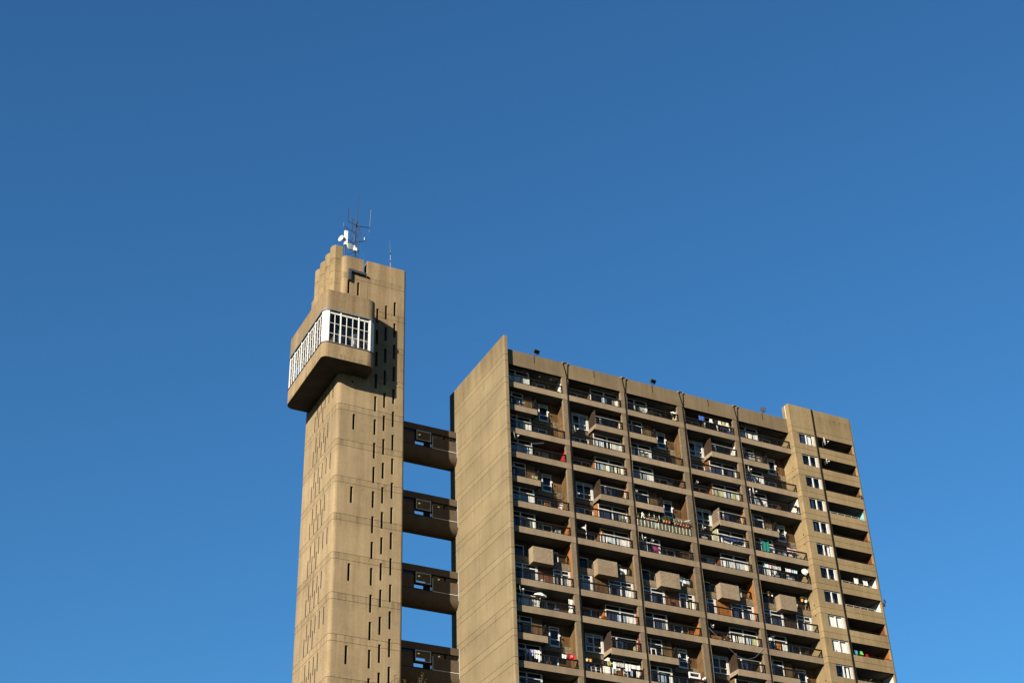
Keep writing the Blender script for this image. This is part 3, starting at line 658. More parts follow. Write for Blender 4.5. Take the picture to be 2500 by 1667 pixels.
for b in range(5):
    xl, xr, xc = BAYS[b]
    xw = xc+0.19 if b < 4 else 36.24                     # face of the side wall on the right
    odd = b % 2 == 0                                      # main room on the left
    for k in range(NL):
        z = zk(k); kind = 'box' if k == 7 else ('part' if k % 3 == 1 else 'full')
        top = z+2.75
        # side wall lining
        if b < 4:
            s_ = SIDE.get((b, k), 'tan'); zt_ = top if kind == 'full' and (k+2) % 3 else top+0.0
            boards('side_panel', W[s_], xw-0.03, xw, 0.34, YF, z+0.02, zt_-0.02, block, 'y')
        elif (b, k) in SIDE:
            boards('side_panel', W[SIDE[(b, k)]], xw-0.03, xw, 0.15, YF, z+0.2, top-0.02, block, 'y')
        split = xl+3.17 if odd else xw-3.45
        n0, n1 = (xl, split) if odd else (split, xw-0.04)
        f0, f1 = (split, xw-0.04) if odd else (xl, split)
        if kind == 'full':
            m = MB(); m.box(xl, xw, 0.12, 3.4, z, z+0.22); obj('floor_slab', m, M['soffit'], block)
            m = MB(); m.box(xl, xr, 0.0, 0.14, z, z+0.65); obj('spandrel', m, M['agg'], block)
            mm = xl+1.53 if odd else n0+1.66
            if k not in (8,):
                if (b, k) == (2, 5): flower_railing(xl+0.05, xc, z)
                else: railing(xl+0.05, xc if b < 4 else xw, 0.03, z)
                window(n0, n1, z+0.24, top-0.04, YN, (mm,), z+2.18, right=0.16 if odd else 0.10, cols=NEAR.get((b, k), ''))
                # flank of the projecting room
                px = n1 if odd else n0
                boards('pier', W[PIER.get((b, k), 'dark')], px-0.10 if not odd else px, px+0.02 if not odd else px+0.10, YN, YF, z+0.22, top-0.02, block, 'y')
                # set-back wall with its door and window
                wl_ = f0+0.12
                if odd:
                    w0, w1 = f0+0.72, f0+2.25
                    boards('rear_boards', W['dark' if b != 0 or k in (3,) else 'brown'], w1, f1, YF, YF+0.06, z+0.22, top-0.02, block)
                    boards('rear_boards', W['dark'], f0+0.1, w0, YF, YF+0.06, z+0.22, top-0.02, block)
                    window(w0, w1, z+0.24, z+2.25, YF, (w0+0.5,), None, cols=FAR.get((b, k), '.w..' if (b+k) % 4 == 0 else ''), right=0.12)
                    m = MB(); m.box(w0, w1, YF, YF+0.06, z+2.25, top-0.02); obj('rear_boards', m, W['dark'], block)
                else:
                    w0, w1 = f0+0.95, f1-0.12
                    boards('rear_boards', W['dark'], f0, w0, YF, YF+0.06, z+0.22, top-0.02, block)
                    window(w0, w1, z+0.24, z+2.25, YF, ((w0+w1)/2,), None, cols=FAR.get((b, k), 'b...' if (b+k) % 3 == 0 else ''), right=0.1)
                    m = MB(); m.box(w0, w1, YF, YF+0.06, z+2.25, top-0.02); obj('rear_boards', m, W['dark'], block)
            else:
                railing(xl+0.05, xc if b < 4 else xw, 0.03, z)
                a1 = xl+3.17 if odd else xl+1.95; a2 = a1+1.72 if odd else a1+1.85
                window(xl, a1, z+0.24, top-0.06, YN, (xl+1.53 if odd else xl+0.9,), z+2.25, right=0.22, cols=['nnnnnnnn', 'bbbb', 'nnnnnn.n', 'nnnn', 'bbnnnn'][b])
                boards('infill_boards', W[MIDW[b]], a1, a2, YN, YN+0.06, z+0.22, top-0.04, block)
                window(a2, xw-0.04, z+0.24, top-0.06, YN, ((a2+xw)/2-0.05,), z+2.25, right=0.2, cols=['bg.ggw', 'n.nnww', 'b.nyyw', 'nn.nnw', 'n.nwww'][b])
        elif kind == 'part':
            y1 = 1.6
            if odd: s0, s1 = xl, xl+3.48
            else: s0, s1 = xc-3.38, xr
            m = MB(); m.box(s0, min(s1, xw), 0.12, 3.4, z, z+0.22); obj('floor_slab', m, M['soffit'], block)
            m = MB(); m.box(s0, s1, 0.0, 0.14, z, z+0.65)
            if odd: m.box(s1-0.14, s1, 0.14, y1, z, z+0.65)
            else: m.box(s0, s0+0.14, 0.14, y1, z, z+0.65)
            obj('spandrel', m, M['agg'], block)
            # ledge across the open half and the room behind it
            e0, e1 = (s1, xw-0.03) if odd else (xl, s0)
            m = MB(); m.box(e0, e1, y1, y1+0.16, z, z+0.68); obj('ledge', m, M['ledge'], block)
            m = MB(); m.box(e0, e1, y1+0.16, 3.4, z+0.02, z+0.24); obj('floor_slab', m, M['soffit'], block)
            if odd:
                railing(s0+0.05, s1, 0.03, z, brace=False)
                w0, w1 = s1+0.98, s1+2.08
                o_ = window(w0, w1, z+0.50, top-0.32, y1-0.08, (), top-0.62, fw=0.10, lower=z+1.15, sash=0 if (b, k) in ((2, 10), (4, 4)) else None)
                m = MB(); m.box(w0-0.02, w1+0.0, y1-0.14, y1+0.1, z+0.42, z+0.499); m.box(w0-0.02, w0+0.03, y1-0.02, y1+0.1, z+0.50, top-0.32); obj('window_box', m, M['frame'], o_)
                m = MB(); m.ball((w1-0.02, y1-0.26, z+1.55), 0.085, 8); obj('wall_lamp', m, M['whiteplastic'], o_)
                boards('rear_boards', W['tan' if b == 0 else 'brown'], w1+0.05, xw-0.03, y1+0.02, y1+0.1, z+0.68, top-0.02, block)
                m = MB(); m.box(w0-0.9, w0, y1+0.02, y1+0.1, z+0.68, top-0.02); m.box(w0, w1, y1+0.02, y1+0.1, top-0.32, top-0.02); obj('rear_panel', m, M['rear'], block)
                # screen closing the end of the balcony
                m = MB(); m.box(s1-0.10, s1-0.06, 0.12, YN, z+0.65, z+1.9); obj('privacy_screen', m, M['rail'], block)
                boards('rear_boards', W['tan'], xl+2.3, s1-0.05, YN+0.02, YN+0.08, z+0.22, top-0.02, block)
                window(xl, xl+2.3, z+0.24, top-0.04, YN, (xl+1.0,), z+2.18, cols='w...' if b else '')
            else:
                railing(s0+0.03, xc, 0.03, z)
                w0, w1 = xl+1.10, s0+0.04
                window(w0, w1, z+0.52, top-0.36, y1-0.05, ((w0+w1)/2-0.12,), top-0.62, fw=0.10, lower=z+1.12, right=0.28, cols='b..bb.' if k == 1 else '', sash=0 if (b, k) in ((3, 4), (1, 10)) else None)
                m = MB(); m.box(xl, w0, y1, y1+0.1, z+0.68, top-0.02); m.box(w0, w1, y1, y1+0.1, top-0.36, top-0.02); m.box(w0, w1, y1-0.02, y1+0.1, z+0.44, z+0.52); obj('rear_panel', m, M['rear'], block)
                m = MB()
                pos_ = 0.06
                if (b, k) == (3, 4):
                    for j in range(11): m.box(s0+0.02, s0+0.05, 0.02+j*0.155, 0.02+j*0.155+0.05, z+0.66, z+2.0+0.22*rng.random())
                    for j in range(5): m.box(s0+0.05, s0+0.07, 0.02, y1, z+0.8+j*0.3, z+0.86+j*0.3)
                    obj('privacy_screen', m, plain('worn_trellis', (0.22, 0.165, 0.12), 0.8, 0.45, 12), block)
                else:
                    for j in range(12): m.box(s0+0.02, s0+0.05, 0.02+j*0.132, 0.02+j*0.132+0.10, z+0.66, z+2.35-0.02*(j % 3))
                    obj('privacy_screen', m, W['dark'], block)
                boards('rear_boards', W['dark'], s0+0.2, s0+0.5, YN+0.02, YN+0.08, z+0.22, top-0.02, block)
                window(s0+0.5, xw-0.04, z+0.24, top-0.5, YN, (s0+1.15,), None, cols='.n..' if k != 1 else '')
                m = MB(); m.box(s0+0.2, xw-0.04, YN+0.02, YN+0.08, top-0.5, top-0.02); obj('rear_boards', m, W['dark'], block)
        else:
            yl = 0.8
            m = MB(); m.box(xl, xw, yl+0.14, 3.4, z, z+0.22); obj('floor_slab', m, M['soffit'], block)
            m = MB(); m.box(xl, xw-0.03, yl, yl+0.14, z, z+0.70); obj('ledge', m, M['ledge'], block)
            bx0, bx1 = BOXX[b]
            m = MB(); m.box(bx0, bx1, -0.02, yl+0.3, z-0.12, z+1.50); obj('balcony_box', m, M['agg'], block)
            railing(bx1+0.25, xc+0.02 if b < 4 else xw, yl+0.03, z+0.02)
            if b: railing(xl+0.1, bx0-0.03, yl+0.03, z+0.02, brace=False)
            window(xl+0.3, bx0-0.1, z+0.7, top-0.55, YF, (), None, cols='')
            m = MB(); m.box(xl, bx0-0.1, YF, YF+0.06, top-0.55, top-0.02); m.box(xl, xl+0.3, YF, YF+0.06, z+0.22, top-0.55); m.box(bx0-0.1, bx1+0.6, YF, YF+0.06, z+0.22, top-0.02); m.box(bx1+1.5, xw, YF, YF+0.06, z+0.22, top-0.02); obj('rear_panel', m, W['dark'], block)
            window(bx1+0.6, bx1+1.5, z+0.24, z+2.2, YF, (), None, cols='')
# lower storeys, outside the frame: plain slabs and infill down to the ground
for k in range(NL, 29):
    z = zk(k)
    for b in range(5):
        m = MB(); m.box(BAYS[b][0], BAYS[b][1], 0.0, 0.14, z, z+0.65); obj('spandrel', m, M['agg'], block)
    m = MB(); m.box(0.43, 36.24, 0.14, 1.7, z, z+0.22); obj('floor_slab', m, M['soffit'], block)
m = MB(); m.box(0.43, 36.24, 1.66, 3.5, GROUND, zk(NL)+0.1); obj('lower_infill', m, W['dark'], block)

# ---- solid end with windows and loggias
RX0, RX1, RY = 36.25, 45.25, -0.61
rpth = Path([(RX1, 12.8)] + arc(RX1-0.33, RY+0.33, 0.33, 0, -90, 6) + arc(RX0+0.12, RY+0.12, 0.12, -90, -180, 4) + [(RX0, 3.4)])
rtop = Path([(RX1, 0.5)] + arc(RX1-0.33, RY+0.33, 0.33, 0, -90, 6) + arc(RX0+0.12, RY+0.12, 0.12, -90, -180, 4) + [(RX0, 0.5), (RX1-0.05, 0.5)])
RH = []
fx = lambda x: rpth.find(x=x)
for k in range(0, 29):
    z = zk(k)
    RH.append((fx(39.44), fx(37.22), z+1.38, z+2.735)); RH.append((fx(44.87), fx(39.80), z+1.36, z+2.735))
re_ = []
for k in range(29, -1, -1): re_ += [zk(k), zk(k)+0.69]
re_ = [GROUND]+[z for z in re_ if z > GROUND+0.5]+[2.75, 3.44]
for a, b in zip(re_, re_[1:]):
    obj('wall_band', wall(rpth, a+0.016, b-0.016, RH, 0.30, 0.08), M['block'], block)
obj('wall_core', wall(rpth, GROUND, 3.44, RH, 0, 0, inset=0.06), M['block'], block)
obj('wall_band', wall(rtop, 3.456, 6.30, (), 0.3, 0.5), M['block'], block)
m = MB(); m.box(RX0+0.07, RX1-0.07, RY+0.07, 0.43, 3.3, 6.25); obj('wall_core', m, M['block'], block)
m = MB(); m.tube([(39.55, RY-0.05, 6.25), (39.55, RY-0.05, zk(13)), (39.55, RY-0.05, zk(29))], 0.085, 8); obj('drainpipe', m, M['pipe'], block)
m = MB(); m.box(RX0-0.015, RX0+0.02, -0.10, -0.02, 4.6, 6.28); obj('flashing', m, M['frame'], block)
RW = ['nnnww.', '......', '...n..', 'nn....', '.n....', 'n...w.', '......', '......', 'wwwwww', 'wwwwww', 'n...w.', 'wwwwww', 'bbwwww']
LW = ['brown', 'brown', 'brown', 'teal', 'redbrown', 'redbrown', 'white', 'white', 'redbrown', 'orange', 'white', 'brown', 'brown']
for k in range(NL):
    z = zk(k)
    window(37.23, 39.43, z+1.385, z+2.73, RY+0.16, (38.28,), None, fw=0.06, right=0.30, cols=RW[k])
    m = MB(); m.box(37.0, 39.7, RY+0.75, RY+0.8, z+1.2, z+2.9); obj('room_lining', m, M['room'], block)
    m = MB(); m.box(39.75, 44.95, RY+0.25, 1.3, z+2.74, z+2.86); obj('loggia_ceiling', m, M['soffit'], block)
    m = MB(); m.box(39.75, 44.95, RY+0.25, 1.3, z+0.75, z+0.85); obj('loggia_floor', m, M['soffit'], block)
    m = MB(); m.box(39.70, 39.78, RY+0.25, 1.3, z+0.85, z+2.74); obj('loggia_wall', m, W['dark'], block)
    m = MB(); m.box(44.90, 44.98, RY+0.27, 1.3, z+0.85, z+2.74); obj('loggia_wall', m, W[LW[k]], block)
    m = MB(); m.box(39.75, 44.95, 1.3, 1.4, z+0.75, z+2.86); obj('loggia_wall', m, M['rear'], block)
    m = MB(); m.box(42.2, 44.3, 1.24, 1.30, z+0.9, z+2.35); m.box(40.2, 41.2, 1.24, 1.30, z+0.9, z+2.35); obj('loggia_window', m, M['duct'], block)
    m = MB(); m.tube([(39.85, RY+0.02, z+1.52), (44.85, RY+0.02, z+1.52)], 0.03, 5)
    for j in range(6): m.box(39.95+j*0.95, 39.99+j*0.95, RY+0.0, RY+0.04, z+1.36, z+1.52)
    obj('loggia_rail', m, M['rail'] if k not in (3, 6, 7) else M['greyframe'], block)
    for zz_ in (z+2.64, z+1.05):
        m = MB(); m.box(RX0-0.012, RX0+0.02, 0.06, 0.18, zz_-0.09, zz_+0.09); obj('drain_hole', m, M['dark'], block)

# ================================================================== ROOF FURNITURE
for x, lab in ((4.1, 'dark floodlight on the parapet nearest the sunlit end wall'), (18.5, 'middle one of the three dark floodlights along the parapet'), (33.1, 'floodlight on the parapet beside the taller end block')):
    t = thing('floodlight', lab, 'floodlight', (x, 0.12, 4.55), 'floodlights on the parapet')
    m = MB(); m.box(x-0.03, x+0.03, 0.06, 0.12, 4.2, 4.75); m.tube([(x-0.28, 0.05, 5.1), (x-0.28, 0.1, 4.78), (x+0.28, 0.1, 4.78), (x+0.28, 0.05, 5.1)], 0.022, 5); obj('bracket', m, M['darksteel'], t)
    m = MB(); c_ = Vector((x+0.02, -0.02, 5.08)); ax = Vector((0.33, 0.06, 0)); d = Vector((0.08, -0.8, -0.55)).normalized(); uu = ax.cross(d).normalized()
    m.obox(c_, ax, d*0.13, uu*0.2); obj('housing', m, M['darksteel'], t)
    m = MB(); m.obox(c_+d*0.135, ax*0.88, d*0.012, uu*0.165); obj('lens', m, M['greyframe'] if x > 30 else M['rail'], t)

# mast on the tower
mx0, my0 = -12.9, 9.5
mast = thing('antenna_mast', 'dark lattice antenna mast with side arms and whips on the tower roof', 'mast', (mx0, my0, 14.25))
m = MB(); legs = [(mx0-0.22, my0-0.12), (mx0+0.22, my0-0.12), (mx0, my0+0.22)]
for lx, ly in legs: m.tube([(lx, ly, 14.25), (lx, ly, 23.4)], 0.035, 5)
for j in range(26):
    z0_ = 14.3+j*0.35; a, b_ = legs[j % 3], legs[(j+1) % 3]
    m.tube([(a[0], a[1], z0_), (b_[0], b_[1], z0_+0.35)], 0.016, 4); c_ = legs[(j+2) % 3]; m.tube([(b_[0], b_[1], z0_), (c_[0], c_[1], z0_+0.35)], 0.016, 4)
obj('lattice', m, M['darksteel'], mast)
def mpart(name, pts, r, mat=M['darksteel'], n=5):
    m = MB(); m.tube(pts, r, n); return obj(name, m, mat, mast)
mpart('mast_head', [(mx0-0.1, my0, 23.1), (mx0, my0, 23.75)], 0.13)
mpart('whip', [(mx0-0.02, my0, 23.6), (mx0+0.02, my0, 26.4)], 0.04, M['darksteel']); mpart('whip', [(mx0+0.02, my0, 26.4), (mx0+0.05, my0, 27.75)], 0.022, M['darksteel'])
mpart('side_arm', [(-14.0, my0, 23.52), (mx0, my0, 23.2)], 0.045); mpart('side_arm', [(mx0, my0, 23.15), (-11.36, my0, 23.44)], 0.045)
mpart('side_arm', [(-14.5, my0, 22.66), (mx0-0.1, my0, 22.05)], 0.045); mpart('side_arm', [(-13.98, my0, 20.45), (-13.1, my0, 20.75), (-11.83, my0, 21.43)], 0.04)
mpart('side_arm', [(-14.0, my0, 21.0), (-13.1, my0, 20.5)], 0.04); mpart('side_arm', [(-13.5, my0, 20.9), (-13.2, my0, 22.3)], 0.03); mpart('side_arm', [(-13.35, my0, 21.8), (-13.05, my0, 21.0)], 0.03)
mpart('side_arm', [(-13.9, my0, 18.9), (-13.1, my0, 19.4)], 0.035)
for (x_, za_, zb_) in ((-13.99, 23.5, 25.55), (-13.45, 22.2, 24.2)):
    q = mpart('whip', [(x_, my0, za_), (x_+0.0, my0, zb_)], 0.03)
    m = MB()
    for j in range(int((zb_-za_)/0.3)): m.obox((x_, my0, za_+0.25+j*0.3), (0.07, 0, 0.02), (0, 0.03, 0), (0, 0, 0.035))
    obj('dipole', m, M['darksteel'], q)
mpart('whip', [(-11.4, my0, 23.42), (-11.27, my0, 26.1)], 0.022, M['steel'])
mpart('loop_aerial', [(-12.65, my0, 22.4), (-11.55, my0, 22.6), (-11.42, my0, 22.75), (-11.42, my0, 23.05)], 0.022, M['steel']); mpart('loop_aerial', [(-12.65, my0, 22.22), (-11.35, my0, 22.35)], 0.018, M['steel'])
mpart('stub_aerial', [(-11.98, my0, 21.45), (-11.98, my0, 21.85)], 0.03, M['whiteplastic']); mpart('stub_aerial', [(-14.5, my0, 22.5), (-14.5, my0, 23.1)], 0.02, M['steel'])
mpart('guy_wire', [(mx0+0.2, my0, 23.0), (-9.6, my0+0.6, 16.6)], 0.008); mpart('guy_wire', [(mx0+0.2, my0, 21.0), (-11.6, my0-0.6, 16.6)], 0.008)
m = MB(); m.box(-13.32, -12.92, my0-0.3, my0-0.05, 19.45, 19.85); m.box(-13.25, -13.1, my0-0.2, my0-0.05, 19.85, 20.2); obj('equipment_box', m, M['whiteplastic'], mast)

pole = thing('panel_antenna', 'tall white panel antenna on a pole beside the chimney flues', 'antenna', (-14.2, 9.5, 14.25))
m = MB(); m.box(-14.4, -14.02, 9.3, 9.5, 20.0, 21.95); obj('panel', m, M['whiteplastic'], pole)
m = MB(); m.tube([(-14.2, 9.62, 14.25), (-14.2, 9.62, 21.9)], 0.07, 7); m.box(-14.3, -14.1, 9.45, 9.66, 20.3, 20.45); m.box(-14.3, -14.1, 9.45, 9.66, 21.5, 21.65); obj('pole', m, M['darksteel'], pole)
def drum(name, c_, axis, r, lab, mat, px):
    t = thing(name, lab, 'dish', c_, 'dish antennas on the tower roof'); c_ = Vector(c_); axis = Vector(axis).normalized()
    m = MB(); m.lathe(c_-axis*0.12, axis, [(0, r*0.35), (0.05, r*0.8), (0.12, r), (0.22, r), (0.26, r*0.85), (0.28, 0.02)], 20); obj('reflector', m, mat, t, smooth=False)
    m = MB(); m.tube([c_-axis*0.1, px], 0.05, 6); obj('mount', m, M['darksteel'], t)
drum('dish_antenna', (-14.72, 9.45, 20.75), (-0.88, -0.42, 0.05), 0.40, 'white drum dish facing left beside the white panel antenna', M['dish'], (-14.2, 9.6, 20.85))
drum('dish_antenna', (-13.70, 9.35, 19.85), (0.25, -0.95, 0.0), 0.44, 'grey green dish below the white panel antenna', plain('dish_greygreen', (0.36, 0.40, 0.36), 0.5, 0.08), (-13.1, 9.5, 19.6))
wa = thing('whip_antenna', 'thin whip antenna standing alone on the tower roof edge at right', 'antenna', (-8.98, 9.0, 14.25))
m = MB(); m.tube([(-8.96, 9.0, 14.25), (-9.0, 9.0, 20.2)], 0.03, 6); obj('pole', m, M['steel'], wa)
m = MB(); m.tube([(-9.0, 9.0, 20.2), (-9.13, 9.0, 22.0)], 0.016, 5, 0.008); obj('whip', m, M['steel'], wa)
m = MB(); m.box(-9.06, -8.94, 8.93, 9.07, 20.0, 20.25); m.box(-9.05, -8.93, 8.93, 9.07, 19.0, 19.15); obj('clamp', m, M['darksteel'], wa)

# ================================================================== THINGS ON THE BALCONIES
ROW = ['top', 'second', 'third', 'fourth', 'fifth', 'sixth', 'seventh', 'eighth', 'ninth', 'tenth', 'eleventh', 'twelfth', 'thirteenth']
BAYN = ['first', 'second', 'third', 'fourth', 'fifth']
def at(b, k): return 'on %s balcony down, %s bay from sunlit end' % (ROW[k], BAYN[b])
def cloth_piece(name, cat, lab, x0, x1, zt, zb, y, mat, group='washing on the balconies', sag=0.02, n=10, flare=0.0):
    vs = []; fs = []; m_ = 5; ph = rng.uniform(0, 6); k_ = rng.uniform(9, 15)
    for j in range(m_+1):
        t = j/m_
        for i in range(n+1):
            u = i/n; x = x0+(x1-x0)*u+flare*(u-0.5)*t
            z = zt+(zb-zt)*t - sag*math.sin(math.pi*u)*2 - 0.03*t*math.sin(ph+3*u)
            vs.append((x, y+0.035*math.sin(ph+k_*u)*(0.3+t), z))
    for j in range(m_):
        for i in range(n): a = j*(n+1)+i; fs.append((a, a+1, a+n+2, a+n+1))
    m = MB().add(vs, fs); return tag(obj(name, m, mat, smooth=True), lab, cat, group)
def shirt(lab, x, z, y, w, h, mat):
    """garment pegged by its hem: body and two hanging sleeves"""
    m = MB(); d = 0.03
    m.box(x-w*0.32, x+w*0.32, y-d/2, y+d/2, z-h, z)
    for s in (-1, 1):
        m.add([(x+s*w*0.32, y-d/2, z-h*0.98), (x+s*w*0.5, y-d/2, z-h*0.80), (x+s*w*0.46, y-d/2, z-h*0.45), (x+s*w*0.32, y-d/2, z-h*0.72),
               (x+s*w*0.32, y+d/2, z-h*0.98), (x+s*w*0.5, y+d/2, z-h*0.80), (x+s*w*0.46, y+d/2, z-h*0.45), (x+s*w*0.32, y+d/2, z-h*0.72)],
              [(0,1,2,3),(7,6,5,4),(0,4,5,1),(1,5,6,2),(2,6,7,3)])
    return tag(obj('garment', m, mat), lab, 'garment', 'washing on the balconies')
DAX = Vector((0.84, -0.58, 0.10)).normalized()
def sat_dish(lab, x, y, z, r, mat=None, axis=None, group='satellite dishes on the balconies'):
    r = r*0.86
    a = (axis or DAX).normalized(); mat = mat or M['dish']
    t = thing('satellite_dish', lab, 'satellite dish', (x, y, z), group); c = Vector((x, y, z))
    prof = [(0.0, r*0.02), (r*0.03, r*0.35), (r*0.10, r*0.68), (r*0.21, r*0.98), (r*0.23, r), (r*0.24, r*0.96), (r*0.13, r*0.66), (r*0.06, r*0.33), (r*0.035, 0.004)]
    m = MB(); m.lathe(c, a, prof, 18); obj('reflector', m, mat, t, smooth=False)
    dn = (Vector((0,0,-1))-a*a.dot(Vector((0,0,-1)))).normalized()
    tip = c+a*r*1.15+dn*r*0.25
    m = MB(); m.tube([c+dn*r*0.95+a*r*0.2, tip], 0.022, 5); m.tube([c-dn*r*0.1+a*r*0.04, c+dn*r*0.95+a*r*0.2], 0.02, 5); obj('feed_arm', m, M['steel'], t)
    m = MB(); m.lathe(tip-a*0.02, (c-tip), [(0, 0.05), (0.14, 0.05), (0.17, 0.03)], 8); obj('receiver', m, M['whiteplastic'], t)
    m = MB(); m.tube([c-a*0.01, c-a*0.14, c-a*0.14+Vector((0,0,-r*1.3))], 0.028, 6); obj('bracket', m, M['darksteel'], t)
    return t
def leaves(mb, c, rx, ry, rz, n, s):
    for _ in range(n):
        while True:
            p = Vector((rng.uniform(-1,1), rng.uniform(-1,1), rng.uniform(-1,1)))
            if p.length < 1: break
        q = Vector((c[0]+p.x*rx, c[1]+p.y*ry, c[2]+p.z*rz))
        a = Vector((rng.gauss(0,1), rng.gauss(0,1), rng.gauss(0,1))).normalized(); b = a.cross(Vector((rng.gauss(0,1), rng.gauss(0,1), rng.gauss(0,1)))).normalized()
        l = s*rng.uniform(0.7, 1.3); mb.quad(q-a*l, q+b*l*0.45, q+a*l, q-b*l*0.45)
def plant(lab, x, y, z, r=0.12, h=0.22, fr=0.25, fh=0.25, pm=None, fm=None, n=60, group='potted plants on the balconies'):
    t = thing('potted_plant', lab, 'potted plant', (x, y, z), group)
    m = MB(); m.lathe((x, y, z), (0,0,1), [(0, r*0.72), (h*0.8, r*0.95), (h*0.8, r*1.08), (h, r*1.08), (h, r*0.9)], 12); obj('pot', m, pm or M['terracotta'], t)
    m = MB(); leaves(m, (x, y, z+h+fh*0.75), fr, fr, fh, n, 0.075); m.tube([(x, y, z+h*0.8), (x, y, z+h+fh)], 0.012, 4); obj('foliage', m, fm or M['leaf'], t)
    return t
def bx_(mb, *b):
    for q in b: mb.box(*q)
    return mb

# ---- dishes and aerials
for lab, x, z, r, y in (('grey dish seen edge on '+at(0,3), 1.15, -5.72, 0.55, 0.15), ('dish hung low on railing '+at(1,2), 8.2, -3.32, 0.48, 0.05), ('tall thin dish '+at(0,9), 1.15, -22.45, 0.45, 0.12),
        ('dish under partial balcony '+at(4,2), 29.98, -3.25, 0.42, 0.12), ('larger dish edge on '+at(4,3), 30.2, -5.9, 0.50, 0.14),
        ('left hand dish of two '+at(2,6), 15.43, -14.30, 0.42, 0.14), ('smaller right hand dish '+at(2,6), 16.58, -14.43, 0.24, 0.14), ('dish above white basket '+at(3,5), 23.02, -11.70, 0.36, 0.12),
        ('small dish '+at(1,4)+' on wall', 8.35, zk(4)+0.35, 0.22, 0.4), ('small dish '+at(3,3)+' at rail', 23.0, zk(3)+1.95, 0.22, 0.2), ('small dish '+at(2,4)+' by pipe', 15.2, zk(4)+2.0, 0.20, 0.2)):
    sat_dish(lab, x, y, z, r)
sat_dish('round white dish facing us '+at(4,6), 35.62, 0.12, -14.47, 0.40, M['dishwhite'], Vector((-0.35, -0.85, 0.10)))
sat_dish('cream dish by right wall '+at(2,0), 21.15, 0.7, 2.0, 0.30, M['dishwhite'], Vector((-0.4, -0.8, 0.3)))
sat_dish('black dish above wood pile '+at(3,9), 22.85, 0.25, -22.65, 0.34, M['dishdark'], Vector((0.3, -0.8, 0.35)))
sat_dish('grey dish in highest loggia of the taller end block', 40.78, -0.45, 2.45, 0.60, M['dish'], group='dishes in the loggias')
sat_dish('dish in second loggia down of the taller end block', 40.66, -0.45, -0.15, 0.42, M['dish'], group='dishes in the loggias')
t = thing('satellite_dish', 'dark bracketed dish on the outer corner beside the ninth loggia', 'satellite dish', (45.2, -0.7, -16.75), 'dishes in the loggias')
m = MB(); m.lathe((45.12, -0.80, -16.6), (0.3, -0.8, 0.3), [(0, 0.03), (0.05, 0.16), (0.10, 0.24), (0.11, 0.22)], 14); obj('reflector', m, M['dishdark'], t)
m = MB(); m.tube([(45.1, -0.6, -17.0), (45.2, -0.78, -16.75), (45.3, -0.9, -16.6)], 0.04, 5); m.box(45.0, 45.3, -0.72, -0.58, -17.1, -16.7); obj('feed_arm', m, M['darksteel'], t)
t = thing('television_aerial', 'long comb shaped television aerial '+at(0,3), 'aerial', (3.11, 0.1, -7.0))
m = MB(); m.tube([(3.11, 0.1, -7.4), (3.11, 0.1, -6.2)], 0.035, 6); obj('mast', m, M['steel'], t)
m = MB(); m.tube([(3.05, 0.1, -6.25), (4.45, -0.1, -5.95)], 0.018, 4)
for j in range(9): m.tube([(3.2+j*0.145, 0.08-j*0.02+0.16, -6.22+j*0.03), (3.2+j*0.145, 0.08-j*0.02-0.16, -6.22+j*0.03)], 0.012, 4)
obj('boom', m, M['steel'], t)
t = thing('aerial_pole', 'slender pole with round white knob '+at(4,3), 'pole', (29.78, 0.06, -7.6))
m = MB(); m.tube([(29.75, 0.06, -7.55), (29.79, 0.06, -5.65)], 0.035, 6); obj('pole', m, M['steel'], t)
m = MB(); m.ball((29.79, 0.04, -5.85), 0.09, 8); obj('knob', m, M['whiteplastic'], t)
for b, k in ((0,2), (0,4), (0,5), (4,9)):
    t = thing('television_aerial', 'short bare aerial rod '+at(b,k), 'aerial', (BAYS[b][0]+0.5, 0.3, zk(k)+2.0), 'short aerials on the balconies')
    x0 = BAYS[b][0]+0.45; m = MB(); m.tube([(x0, 0.25, zk(k)+2.0), (x0+0.75, 0.1, zk(k)+2.22)], 0.02, 4); m.tube([(x0+0.1, 0.25, zk(k)+1.4), (x0+0.1, 0.25, zk(k)+2.05)], 0.02, 4)
    for j in range(4): m.tube([(x0+0.2+j*0.15, 0.08, zk(k)+2.05+j*0.045), (x0+0.2+j*0.15, 0.34, zk(k)+2.05+j*0.045)], 0.01, 3)
    obj('boom', m, M['steel'], t)

# ---- washing
cp = cloth_piece
cp('towel', 'towel', 'bright blue towel over the rail '+at(3,0), 24.18, 24.92, 2.22, 1.66, 0.12, C['s'])
for i, (x, c_, n_) in enumerate(((25.95, 'w', 'leftmost white shirt'), (26.6, 'd', 'black shirt'), (27.1, 'w', 'middle white shirt'), (27.6, 'y', 'yellow top'), (28.1, 'w', 'rightmost white shirt'))):
    shirt(n_+' '+at(3,0), x, 2.28, 0.35, 0.52, 0.62, C[c_])
shirt('royal blue garment below rail '+at(3,0), 28.15, 1.18, 0.25, 0.55, 0.5, C['s'])
cp('towel', 'cloth', 'patterned cloth behind railing '+at(2,2), 16.3, 17.3, -4.05, -4.75, 0.3, C['x'])
cp('towel', 'towel', 'navy towel '+at(4,1), 29.7, 30.35, -1.25, -1.95, 0.25, C['n'])
for i, x in enumerate((30.65, 31.1, 31.75)): shirt(['first white shirt', 'second white shirt', 'third white shirt'][i]+' '+at(4,1), x, -1.25, 0.3, 0.45, 0.62, C['w'])
cp('tarpaulin', 'tarpaulin', 'teal tarpaulin slung over rail '+at(4,5), 30.35, 31.3, -11.75, -12.85, -0.03, C['t'], sag=0.10)
cp('sheet', 'sheet', 'white sheet beside teal tarpaulin '+at(4,5), 31.4, 32.25, -12.25, -12.85, 0.35, C['w'])
